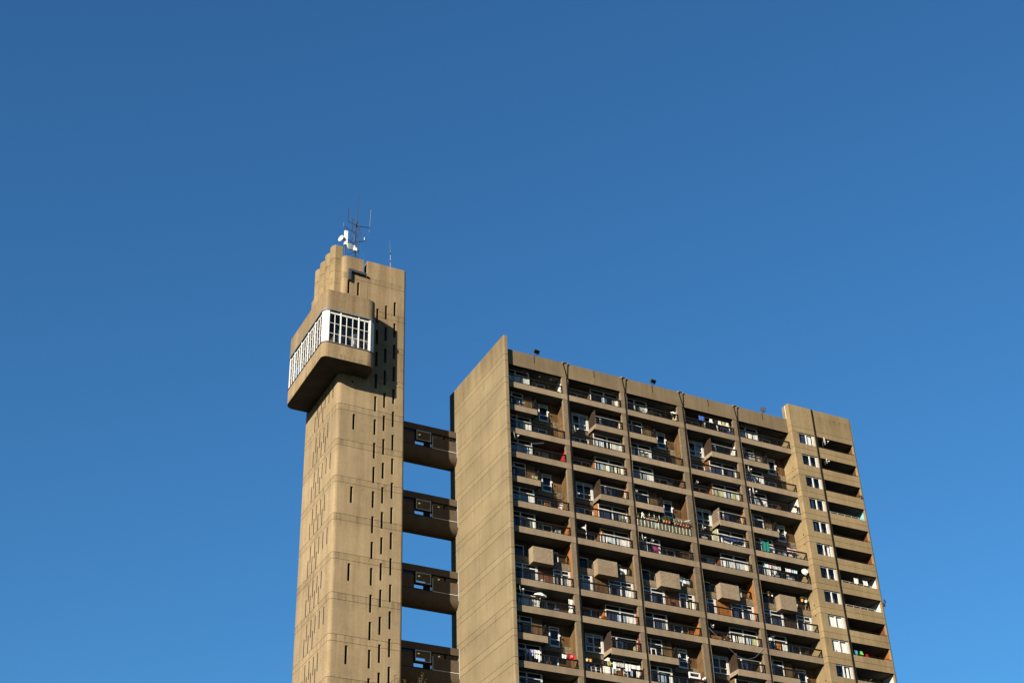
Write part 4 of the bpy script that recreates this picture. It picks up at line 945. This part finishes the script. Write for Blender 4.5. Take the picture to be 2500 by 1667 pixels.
cp('sheet', 'sheet', 'lilac sheet hung above right rail '+at(4,5), 34.0, 35.2, -11.75, -12.2, 0.45, C['p'])
for x, c_, n_ in ((32.9, 'g', 'grey shirt'), (33.5, 'w', 'white shirt'), (34.3, 'w', 'pale shirt'), (35.2, 'x', 'patterned shirt')): shirt(n_+' '+at(4,5), x, -12.38, 0.4, 0.55, 0.6, C[c_])
for x0, x1, c_, n_ in ((30.45, 30.8, 'q', 'pale aqua towel'), (30.8, 31.35, 'p', 'long pink towel'), (31.4, 32.5, 'x', 'patterned towel'), (33.1, 33.7, 'w', 'white towel'), (33.72, 34.2, 'v', 'lilac towel'), (34.25, 34.65, 'q', 'mint towel')):
    cp('towel', 'towel', n_+' on line '+at(4,6), x0, x1, -14.42-0.02*(x0-30), -14.85-0.02*(x0-30), 0.12, C[c_])
for x, c_, n_ in ((31.6, 'w', 'white shirt'), (32.2, 'x', 'grey printed shirt'), (33.6, 'w', 'pale jacket'), (34.2, 'x', 'striped shirt')): shirt(n_+' behind bars '+at(4,6), x, -15.05, 0.45, 0.5, 0.62, C[c_])
rt_ = cp('towel', 'towel', 'red towel draped on rail '+at(0,11), 5.88, 6.68, -28.26, -28.68, -0.03, C['r'])
tm = MB()
for z_ in (-28.54, -28.47, -28.40): tm.box(6.20, 6.42, -0.098, -0.094, z_-0.014, z_+0.014)
tm.box(6.20, 6.225, -0.098, -0.094, -28.54, -28.40); tm.box(6.395, 6.42, -0.098, -0.094, -28.54, -28.40)
obj('print', tm, C['w'], rt_)
cp('towel', 'towel', 'white towel beside red one '+at(0,11), 5.30, 5.85, -28.34, -28.70, -0.03, C['w'])
cp('towel', 'towel', 'lilac towel '+at(0,11), 2.0, 2.42, -28.36, -28.95, 0.02, C['v']); cp('towel', 'towel', 'white long towel near lilac one '+at(0,11), 2.42, 2.95, -28.34, -29.2, 0.02, C['w']); cp('towel', 'towel', 'navy towel '+at(0,11), 1.45, 2.0, -28.42, -28.8, 0.02, C['n'])
for x0, x1, zb, c_, n_ in ((9.75, 10.18, -28.75, 'd', 'black shirt'), (10.2, 10.55, -28.7, 'k', 'olive cloth'), (10.85, 11.15, -28.95, 'w', 'pointed white cloth'), (11.2, 11.62, -28.66, 'x', 'printed cloth'), (11.65, 12.1, -28.7, 'x', 'grey speckled cloth'), (12.15, 12.7, -28.95, 'w', 'white sheet'), (12.72, 13.8, -28.62, 'w', 'widest white sheet')):
    cp('sheet', 'sheet', n_+' '+at(1,11), x0, x1, -28.26, zb, -0.02, C[c_])
cp('awning_cloth', 'awning', 'blue cloth awning over window '+at(3,5), 25.7, 28.6, -11.62, -12.0, 0.75, cloth('dark_blue_cloth', (0.035, 0.075, 0.22)), sag=0.08)
cp('sheet', 'sheet', 'white triangular sheet '+at(4,4), 31.7, 32.3, -9.75, -10.3, 0.5, C['w'], flare=0.5)
cp('sheet', 'sheet', 'white sheet on end wall '+at(0,9), 6.55, 7.05, -22.45, -23.45, 0.35, C['w'])
cp('towel', 'towel', 'gold and white towel '+at(0,4), 3.1, 3.75, -9.75, -10.25, 0.3, C['y'])
for x, c_ in ((2.0, 'w'), (2.55, 'x')): shirt(('white' if c_ == 'w' else 'grey')+' shirt on line '+at(0,1), x, -1.22, 0.5, 0.5, 0.6, C[c_])
cp('towel', 'towel', 'white embroidered towel in loggia below the teal walled one', 41.55, 42.15, -14.40, -15.0, -0.66, C['w'], 'washing in the loggias'); cp('towel', 'towel', 'plain white towel right of the embroidered one in a loggia', 42.72, 43.35, -14.50, -15.0, -0.66, C['w'], 'washing in the loggias')
cp('towel', 'towel', 'teal patterned towel in the loggia with an orange side wall', 40.2, 40.6, -22.75, -23.25, -0.45, C['c'], 'washing in the loggias'); cp('towel', 'towel', 'black towel in the loggia with an orange side wall', 40.65, 41.0, -22.8, -23.2, -0.45, C['d'], 'washing in the loggias')
shirt('bright green shirt in the loggia with an orange side wall', 41.05, -22.78, -0.45, 0.5, 0.42, C['l']); shirt('red shirt in the loggia with an orange side wall', 41.75, -23.0, -0.45, 0.45, 0.35, C['r'])
for x, c_ in ((18.75, 'w'), (19.15, 'b'), (19.55, 'w'), (19.95, 'b')): shirt({18.75: 'far left white', 19.15: 'left blue', 19.55: 'right white', 19.95: 'far right blue'}[x]+' shirt '+at(2,7), x+1.0, -17.62, 0.85, 0.4, 0.55, C[c_])
cp('sheet', 'sheet', 'white striped cloth at railing '+at(1,7), 12.9, 13.7, -17.9, -18.4, 0.78, C['w']); shirt('blue shirt '+at(1,7), 12.6, -18.2, 0.85, 0.45, 0.5, C['s'])

# ---- the flower balcony, sixth row, third bay
FL = at(2,5)
plant('large bushy plant '+FL, 18.5, 0.02, -12.14, 0.16, 0.24, 0.48, 0.30, n=170)
for x, n_ in ((18.2, 'left terracotta pot beneath bush'), (18.85, 'right terracotta pot beneath bush')): plant(n_+' '+FL, x, -0.02, -12.14, 0.13, 0.22, 0.15, 0.08, n=25)
for i, x in enumerate((19.55, 19.9, 20.25, 20.6, 20.95, 21.2)): plant(['first', 'second', 'third', 'fourth', 'fifth', 'sixth'][i]+' red flowered pot '+FL, x, 0.0, -12.10, 0.12, 0.17, 0.27, 0.20, M['balred'] if i % 2 else M['terracotta'], n=45)
for i, x in enumerate((15.1, 15.9, 16.4, 16.9, 17.4)): plant(['first', 'second', 'third', 'fourth', 'fifth'][i]+' small plant '+FL, x, 0.02, -12.15, 0.09, 0.14, 0.22, 0.14, M['terracotta'], M['leaf'], n=40)
t = thing('easel', 'white folding wooden frame '+FL, 'frame', (15.75, 0.05, -12.1)); m = MB()
for p in (((15.5, 0.0, -12.15), (15.65, 0.0, -11.5)), ((15.65, 0.0, -11.5), (16.05, 0.05, -12.1)), ((15.52, -0.03, -11.9), (15.95, 0.0, -11.85)), ((15.5, -0.03, -11.6), (15.85, 0.0, -12.1))): m.tube(p, 0.05, 4)
obj('frame', m, M['balwhite'], t)
t = thing('trellis', 'slanting white and green lattice '+FL, 'trellis', (21.2, 0.0, -11.8)); m = MB()
for j in range(5): m.tube([(20.75+j*0.12, -0.02, -11.62+j*0.03), (20.85+j*0.12, -0.02, -11.38+j*0.03)], 0.018, 4)
m.tube([(20.7, -0.03, -11.62), (21.5, -0.03, -11.28)], 0.035, 4); m.tube([(20.85, -0.03, -11.80), (21.55, -0.03, -11.50)], 0.03, 4)
obj('lattice', m, M['balwhite'], t)
t = thing('plant_support', 'thin rods above flower pots '+FL, 'plant support', (18.3, 0.1, -12.1)); m = MB()
for x in (16.5, 17.1, 17.7, 19.5, 19.75, 20.1, 20.4): m.tube([(x, 0.06, -12.15), (x, 0.06, -11.42)], 0.02, 4)
m.tube([(15.2, 0.06, -11.62), (17.9, 0.06, -11.66)], 0.012, 3); m.tube([(19.0, 0.06, -11.66), (20.8, 0.06, -11.62)], 0.02, 3); obj('rods', m, M['balwhite'], t)

# ---- furniture and clutter
t = thing('parasol', 'open white parasol '+at(0,9), 'parasol', (3.4, 0.55, -24.5))
m = MB(); m.tube([(3.32, 0.55, -24.5), (3.62, 0.5, -22.28)], 0.025, 6); obj('pole', m, M['whiteplastic'], t)
m = MB(); top_ = Vector((3.66, 0.5, -22.22)); ax_ = Vector((0.14, -0.30, 1)).normalized(); m.lathe(top_-ax_*0.40, ax_, [(0, 0.70), (0.10, 0.62), (0.26, 0.36), (0.38, 0.06), (0.40, 0.01)], 8); obj('canopy', m, C['w'], t)
m = MB()
for i in range(8): a = i*math.pi/4; m.tube([top_-ax_*0.03, top_-ax_*0.42+Vector((math.cos(a)*0.7, math.sin(a)*0.7, -0.3*0.0))], 0.012, 3)
obj('ribs', m, M['steel'], t)
def chair(name, lab, x, y, z, mat, s=1.0):
    t = thing(name, lab, 'chair', (x, y, z), 'chairs on the balconies')
    for dx in (-0.2, 0.2):
        for dy in (-0.2, 0.2): obj('leg', MB().box(x+(dx-0.02)*s, x+(dx+0.02)*s, y+(dy-0.02)*s, y+(dy+0.02)*s, z, z+(0.9 if dy > 0 else 0.44)*s), mat, t)
    obj('seat', MB().box(x-0.22*s, x+0.22*s, y-0.22*s, y+0.22*s, z+0.44*s, z+0.48*s), mat, t)
    m = MB()
    for j in range(3): m.box(x-0.18*s, x+0.18*s, y+0.185*s, y+0.215*s, z+(0.55+j*0.13)*s, z+(0.63+j*0.13)*s)
    obj('backrest', m, mat, t)
chair('chair', 'brown wooden chair '+at(0,5), 4.9, 0.55, -13.30, W['orange'], 1.15); chair('chair', 'white plastic chair '+at(2,10), 15.55, 0.3, -26.85, M['whiteplastic'], 1.3); chair('chair', 'white chair in corner '+at(3,5), 28.2, 0.6, -13.4, M['whiteplastic'], 1.0)
chair('chair', 'pale chair '+at(0,0), 6.7, 0.6, 0.35, M['whiteplastic'], 1.0); chair('chair', 'pale chair near right '+at(2,6), 21.0, 0.9, -16.1, M['frame'], 1.1)
def bicycle(lab, x, y, z, mat, flip=1):
    t = thing('bicycle', lab, 'bicycle', (x, y, z), 'bicycles on the balconies'); r = 0.33
    for dx in (-0.52, 0.52):
        m = MB(); m.tube([(x+dx+r*math.cos(a), y, z+r+r*math.sin(a)) for a in [2*math.pi*i/18 for i in range(19)]], 0.022, 5)
        for i in range(6): a = i*math.pi/6; m.tube([(x+dx-r*math.cos(a), y, z+r-r*math.sin(a)), (x+dx+r*math.cos(a), y, z+r+r*math.sin(a))], 0.004, 3)
        obj('wheel', m, M['rail'], t)
    P = {'rear': (x-0.52*flip, y, z+r), 'bb': (x-0.08*flip, y, z+0.30), 'seat': (x-0.25*flip, y, z+0.86), 'head': (x+0.34*flip, y, z+0.82), 'front': (x+0.52*flip, y, z+r)}
    m = MB()
    for a, b in (('rear', 'bb'), ('rear', 'seat'), ('bb', 'seat'), ('bb', 'head'), ('seat', 'head'), ('head', 'front')): m.tube([P[a], P[b]], 0.02, 5)
    obj('frame', m, mat, t)
    m = MB(); m.tube([(x+0.34*flip, y-0.26, z+0.95), (x+0.32*flip, y, z+0.92), (x+0.34*flip, y+0.26, z+0.95)], 0.016, 5); obj('handlebar', m, M['steel'], t)
    m = MB(); m.box(x-0.38*flip if flip > 0 else x+0.12, x-0.12*flip if flip > 0 else x+0.38, y-0.06, y+0.06, z+0.87, z+0.93); obj('saddle', m, M['rail'], t)
bicycle('bicycle leaning in the corner '+at(0,0), 6.2, 0.35, 0.35, M['darksteel']); bicycle('silver bicycle '+at(2,10), 16.3, 0.35, -27.2, M['steel']); bicycle('bicycle with red fork '+at(1,11), 8.6, 0.35, -29.95, M['balred']); bicycle('dark bicycle '+at(4,11), 30.6, 0.4, -29.95, M['steel'])
bicycle('bicycle in the lowest visible loggia of the taller end block', 42.6, -0.2, -29.4, M['steel']); bicycle('bicycle in the loggia second from the bottom of the taller end block', 41.6, -0.1, -26.6, M['darksteel'])
t = thing('striped_bag', 'white and pink striped bag '+at(0,5), 'bag', (6.2, 0.3, -13.4)); m = MB(); m.lathe((6.2, 0.3, -13.1), (0,0,1), [(0, 0.28), (0.18, 0.34), (0.36, 0.24), (0.42, 0.06)], 10); obj('body', m, C['p'], t)
m = MB(); bx_(m, (6.02, 6.38, 0.05, 0.12, -12.36, -12.22), (6.02, 6.38, 0.05, 0.12, -12.66, -12.52)); tag(obj('letter_rack', m, M['whiteplastic']), 'white slotted rack '+at(0,5), 'rack')
t = thing('reed_screen', 'upright reed mat '+at(2,6), 'screen', (20.6, 0.25, -16.1)); boards('reeds', W['tan'], 20.05, 21.0, 0.26, 0.3, -15.75, -14.95, t, w=0.05)
t = thing('slatted_crate', 'orange slatted crate '+at(1,11), 'crate', (11.65, 0.3, -29.9)); boards('slats', W['orange'], 11.40, 11.90, 0.12, 0.16, -29.48, -28.98, t, w=0.09); m = MB(); m.box(11.4, 11.9, 0.16, 0.5, -29.48, -29.0); obj('box', m, W['brown'], t)
t = thing('shelf_unit', 'white open shelf unit '+at(1,11), 'shelf', (12.3, 0.4, -29.9)); m = MB(); bx_(m, (12.0, 12.06, 0.2, 0.5, -29.5, -28.85), (12.52, 12.58, 0.2, 0.5, -29.5, -28.85), (12.06, 12.52, 0.2, 0.5, -28.91, -28.85), (12.06, 12.52, 0.2, 0.5, -29.2, -29.15), (12.06, 12.52, 0.2, 0.5, -29.5, -29.44)); obj('shelves', m, M['whiteplastic'], t)
t = thing('clothes_airer', 'white wire airer '+at(1,11), 'airer', (9.1, 0.35, -29.9)); m = MB()
for z_ in (-28.98, -29.25): m.tube([(8.6, 0.3, z_), (9.6, 0.3, z_)], 0.03, 4)
for x_ in (8.6, 9.1, 9.6): m.tube([(x_, 0.3, -29.6), (x_, 0.3, -28.9)], 0.035, 4)
obj('frame', m, M['whiteplastic'], t)
t = thing('clothes_rack', 'red tubular clothes rack '+at(1,10), 'rack', (14.0, 0.15, -27.2)); m = MB()
for j in range(4): m.tube([(13.72, 0.12, -25.95-j*0.2), (14.2, 0.12, -25.6-j*0.2)], 0.03, 4)
m.tube([(13.80, 0.12, -26.9), (13.95, 0.12, -25.4)], 0.045, 5); m.tube([(14.1, 0.12, -26.8), (14.25, 0.12, -25.4)], 0.045, 5); obj('rails', m, M['balred'], t)
t = thing('sack', 'yellow sack '+at(1,10), 'sack', (13.6, 0.4, -27.1)); m = MB(); m.lathe((13.62, 0.35, -26.75), (0,0,1), [(0, 0.17), (0.35, 0.16), (0.62, 0.06)], 9); obj('body', m, C['y'], t)
for x_, b_, n_ in ((8.06, C['y'], 'pale green watering can'), (8.42, M['orangepot'], 'orange bucket'), (13.88, M['balgreen'], 'green jug'), (14.02, M['orangepot'], 'red bucket')):
    t = thing('bucket', n_+' at rail '+at(1,11), 'bucket', (x_, 0.05, -28.65), 'buckets on the laundry balcony'); m = MB(); m.lathe((x_, 0.05, -28.66), (0,0,1), [(0, 0.11), (0.24, 0.16), (0.24, 0.14)], 10); obj('body', m, b_, t); m = MB(); m.tube([(x_-0.15, 0.05, -28.42), (x_, 0.05, -28.26), (x_+0.15, 0.05, -28.42)], 0.012, 4); obj('handle', m, M['steel'], t)
t = thing('casement', 'white window sash opened outwards '+at(2,11), 'window sash', (20.0, 0.1, -28.6)); m = MB(); bx_(m, (19.40, 19.5, -0.05, 0.1, -28.62, -28.02), (20.56, 20.66, -0.05, 0.1, -28.62, -28.02), (19.5, 20.56, -0.05, 0.1, -28.12, -28.02), (19.5, 20.56, -0.05, 0.1, -28.62, -28.46)); obj('frame', m, M['whiteplastic'], t); m = MB(); m.box(19.5, 20.56, 0.02, 0.03, -28.46, -28.12); obj('pane', m, M['glass'], t)
t = thing('soft_toy', 'pale soft toy on the rail '+at(2,11), 'toy', (21.1, 0.05, -28.67)); m = MB(); m.ball((21.05, 0.03, -28.53), 0.13, 8); m.ball((21.24, 0.03, -28.45), 0.12, 8); m.ball((21.3, 0.03, -28.34), 0.05, 6); m.ball((21.17, 0.03, -28.34), 0.05, 6); obj('body', m, C['w'], t, smooth=True)
t = thing('wood_stack', 'row of split yellow boards '+at(3,9), 'boards', (23.3, 0.25, -24.5)); boards('boards', W['orange'], 22.55, 24.0, 0.2, 0.28, -24.1, -23.62, t, w=0.08)
t = thing('log_pile', 'heap of cut branches '+at(3,9), 'logs', (24.6, 0.3, -24.5)); m = MB()
for i in range(22): a = rng.uniform(-0.6, 0.6); x_ = rng.uniform(24.15, 24.95); z_ = rng.uniform(-24.1, -23.5); m.tube([(x_-0.2*math.cos(a), 0.2+rng.uniform(0, 0.2), z_-0.2*math.sin(a)), (x_+0.2*math.cos(a), 0.2+rng.uniform(0, 0.2), z_+0.2*math.sin(a))], 0.04, 5)
obj('logs', m, W['tan'], t)
m = MB(); pts = [(22.28, -0.03, -22.98), (22.8, -0.06, -23.5), (24.4, -0.08, -24.85), (25.4, -0.08, -25.55), (26.6, -0.08, -25.72), (27.6, -0.08, -25.3), (28.77, -0.05, -24.18)]; m.tube(pts, 0.016, 4); tag(obj('hanging_cable', m, M['steel']), 'thin cable drooping in a loop below the woodpile balcony', 'cable')
t = thing('planter_trough', 'long planter trough of greenery '+at(1,2), 'planter', (11.5, 0.25, -5.3)); m = MB(); m.box(10.7, 13.6, 0.16, 0.4, -5.0, -4.75); obj('trough', m, M['terracotta'], t); m = MB(); leaves(m, (12.1, 0.25, -4.68), 1.4, 0.12, 0.12, 140, 0.07); obj('foliage', m, M['leaf'], t)
plant('orange topped plant '+at(1,6), 10.69, 0.15, -14.92, 0.12, 0.18, 0.16, 0.12, M['orangepot'], C['o'], 40)
t = thing('white_parasol', 'folded white parasol '+at(1,6), 'parasol', (8.9, 0.4, -16.2)); m = MB(); m.tube([(9.05, 0.4, -16.2), (9.05, 0.4, -14.0)], 0.03, 6); obj('pole', m, M['whiteplastic'], t); m = MB(); m.add([(8.5, 0.35, -14.45), (9.0, 0.35, -14.2), (9.02, 0.35, -14.62), (8.5, 0.45, -14.47), (9.0, 0.5, -14.25), (9.02, 0.48, -14.62)], [(0,1,2), (5,4,3), (0,3,4,1), (1,4,5,2), (2,5,3,0)]); obj('canopy', m, C['w'], t)
plant('leafy plant left of the box '+at(4,7), 31.0, 0.85, -17.72, 0.12, 0.18, 0.30, 0.22, M['terracotta'], M['leafdark'], 60); plant('small plant against the box '+at(4,7), 31.45, 0.85, -17.74, 0.10, 0.16, 0.18, 0.14, M['whiteplastic'], M['leaf'], 40)
plant('fern in an orange pot '+at(4,7), 35.28, 0.78, -17.70, 0.15, 0.26, 0.24, 0.20, M['orangepot'], M['leaf'], 70); plant('fern in a white pot '+at(4,7), 35.75, 0.78, -17.72, 0.15, 0.26, 0.24, 0.20, M['whiteplastic'], M['leaf'], 70)
plant('large dark shrub behind railing '+at(4,7), 34.9, 1.15, -18.9, 0.2, 0.3, 0.75, 0.50, M['terracotta'], M['leafdark'], 200); plant('dark shrub behind railing '+at(3,4), 27.9, 0.4, -10.6, 0.18, 0.3, 0.45, 0.35, M['terracotta'], M['leafdark'], 160)
plant('large tangled plant '+at(2,0), 16.6, 0.35, 0.35, 0.2, 0.25, 0.75, 0.42, M['terracotta'], M['leafdark'], 240); plant('smaller tangled plant '+at(2,0), 17.9, 0.35, 0.35, 0.2, 0.25, 0.55, 0.38, M['terracotta'], M['leafdark'], 170)
plant('red pot at right wall '+at(4,3), 35.85, 0.2, -6.75, 0.14, 0.16, 0.16, 0.10, M['balred'], M['leaf'], 30); plant('trailing plant on the corner ledge of the third loggia', 44.6, -0.66, -4.17, 0.10, 0.10, 0.22, 0.16, M['terracotta'], M['leafdark'], 60)
plant('purple flowers behind glass in the tenth end block window', 37.85, -0.28, -23.36, 0.08, 0.12, 0.14, 0.08, M['whiteplastic'], C['m'], 40)
t = thing('basket', 'white wire basket '+at(3,5), 'basket', (23.3, 0.3, -13.4)); m = MB()
for j in range(5): m.box(22.95+j*0.15, 23.02+j*0.15, 0.28, 0.32, -13.05, -12.62)
for j in range(3): m.box(22.95, 23.62, 0.27, 0.33, -13.0+j*0.16, -12.94+j*0.16)
obj('wires', m, M['whiteplastic'], t)
t = thing('cartwheel', 'dark hoop leaning on railing '+at(4,2), 'hoop', (30.7, 0.12, -5.2)); m = MB(); m.tube([(30.7+0.42*math.cos(a), 0.12, -4.98+0.42*math.sin(a)) for a in [2*math.pi*i/24 for i in range(25)]], 0.035, 5); obj('rim', m, M['rail'], t)
t = thing('storage_box', 'white box on railing '+at(4,9), 'box', (29.9, 0.2, -24.4)); m = MB(); m.box(29.72, 30.06, 0.05, 0.35, -23.12, -22.86); obj('body', m, M['whiteplastic'], t)
for b, k, x, mat, n_ in ((0, 6, 5.8, M['whiteplastic'], 'white bin'), (0, 8, 3.9, M['whiteplastic'], 'white can'), (2, 8, 18.6, M['darksteel'], 'upturned dark table'), (3, 11, 24.3, M['whiteplastic'], 'white bucket'), (2, 9, 20.3, W['orange'], 'orange box'), (1, 9, 10.6, W['orange'], 'orange cupboard'), (0, 11, 4.1, W['orange'], 'orange stool'), (3, 2, 24.8, M['steel'], 'grey bin'), (2, 3, 19.6, M['darksteel'], 'dark bin'), (4, 9, 34.6, M['darksteel'], 'dark tub'), (4, 3, 33.6, W['redbrown'], 'brown cupboard'), (1, 5, 13.6, M['steel'], 'grey tub'), (0, 9, 5.2, M['steel'], 'grey tub'), (4, 6, 33.7, M['whiteplastic'], 'white bottle crate')):
    t = thing('storage_box', n_+' behind bars '+at(b,k), 'storage box', (x, 0.4, zk(k)+0.22), 'boxes and bins on the balconies'); h_ = rng.uniform(0.75, 1.0); w_ = rng.uniform(0.16, 0.26)
    m = MB(); m.box(x-w_, x+w_, 0.25, 0.6, zk(k)+0.22, zk(k)+0.22+h_); obj('body', m, mat, t); m = MB(); m.box(x-w_-0.02, x+w_+0.02, 0.23, 0.62, zk(k)+0.22+h_, zk(k)+0.27+h_); obj('lid', m, mat, t)
for x, z in ((3.3, 2.60), (4.8, 2.60), (6.12, 2.60)):
    m = MB(); m.ball((x, 0.78, z), 0.11, 8); m.tube([(x, 0.78, z+0.08), (x, 0.78, 2.72)], 0.02, 4); obj('ceiling_lamp', m, M['whiteplastic'], block)

# ================================================================== TREE in front of the lowest bridge
trng = random.Random(21)
tx, ty = -44.3, -79.2
tree = thing('tree', 'bare topped tree with a few autumn leaves in front of the lowest skybridge', 'tree', (tx, ty, GROUND))
tm_ = MB(); lm = MB()
def leaf(o, s):
    a = Vector((trng.gauss(0,1), trng.gauss(0,1), trng.gauss(0,1))).normalized(); b = a.cross(Vector((trng.gauss(0,1), trng.gauss(0,1), trng.gauss(0,1)))).normalized()
    lm.quad(o-a*s, o+b*s*0.6, o+a*s, o-b*s*0.6)
def limb(p, d, l, r, lev):
    pts = [Vector(p)]; q = Vector(p); dd = Vector(d)
    for i in range(4):
        dd = (dd+Vector((trng.gauss(0, 0.09), trng.gauss(0, 0.09), 0.05))).normalized(); q = q+dd*l/4; pts.append(q.copy())
    if lev < 4: tm_.tube(pts, r, 7 if lev < 2 else 4, r*0.45)
    else: tm_.tube([pts[0], pts[2], pts[4]], r, 3, r*0.5)
    if lev >= 3:
        for pt in pts[1:]:
            for _ in range(3 if lev == 4 else 1): leaf(pt+Vector((trng.gauss(0, 0.05), trng.gauss(0, 0.05), trng.gauss(0, 0.05))), trng.uniform(0.016, 0.034))
    if lev < 4:
        for i in range((5, 5, 5, 4)[lev]):
            t_ = trng.uniform(0.35, 1.0); k = min(3, int(t_*4)); o = pts[k]+(pts[k+1]-pts[k])*(t_*4-k)
            az = trng.uniform(0, 2*math.pi); sp = (0.75, 0.7, 0.65, 0.7)[lev]
            limb(o, (dd+Vector((math.cos(az)*sp, math.sin(az)*sp, 0.15))).normalized(), l*trng.uniform(0.42, 0.6), r*0.42, lev+1)
limb((tx, ty, GROUND), (0, 0, 1), 9.5, 0.20, 0)
kz = (15.6)/(max(p[2] for p in tm_.v)-GROUND)                  # crown brought to its measured height
for mb in (tm_, lm): mb.v = [(tx+(p[0]-tx)*kz, ty+(p[1]-ty)*kz, GROUND+(p[2]-GROUND)*kz) for p in mb.v]
# the slender leaders that reach highest
for (x, y, z) in ((-44.62, -79.05, -65.86), (-44.50, -79.1, -65.95), (-44.42, -79.2, -66.02), (-43.95, -79.35, -65.84), (-44.02, -79.3, -65.98), (-44.70, -79.0, -66.04), (-44.2, -79.2, -66.06), (-44.56, -79.2, -66.0), (-43.85, -79.3, -66.0)):
    b0 = Vector((x+trng.gauss(0, 0.12), y+trng.gauss(0, 0.12), z-1.6)); tip = Vector((x, y, z)); mid = (b0+tip)/2+Vector((trng.gauss(0, 0.04), trng.gauss(0, 0.04), 0))
    tm_.tube([b0, mid, tip], 0.016, 4, 0.004)
    for j in range(70):
        t_ = trng.uniform(0.45, 1.0); o = mid+(tip-mid)*((t_-0.45)/0.55); sp = 0.035+0.16*(1-t_)
        p = o+Vector((trng.gauss(0, sp), trng.gauss(0, sp), trng.gauss(0, sp*0.7)))
        if j % 3 == 0: tm_.tube([o-Vector((0, 0, 0.05)), p], 0.004, 3)
        leaf(p, trng.uniform(0.010, 0.026))
obj('trunk', tm_, M['bark'], tree); lf = obj('crown', lm, M['autumn'], tree)
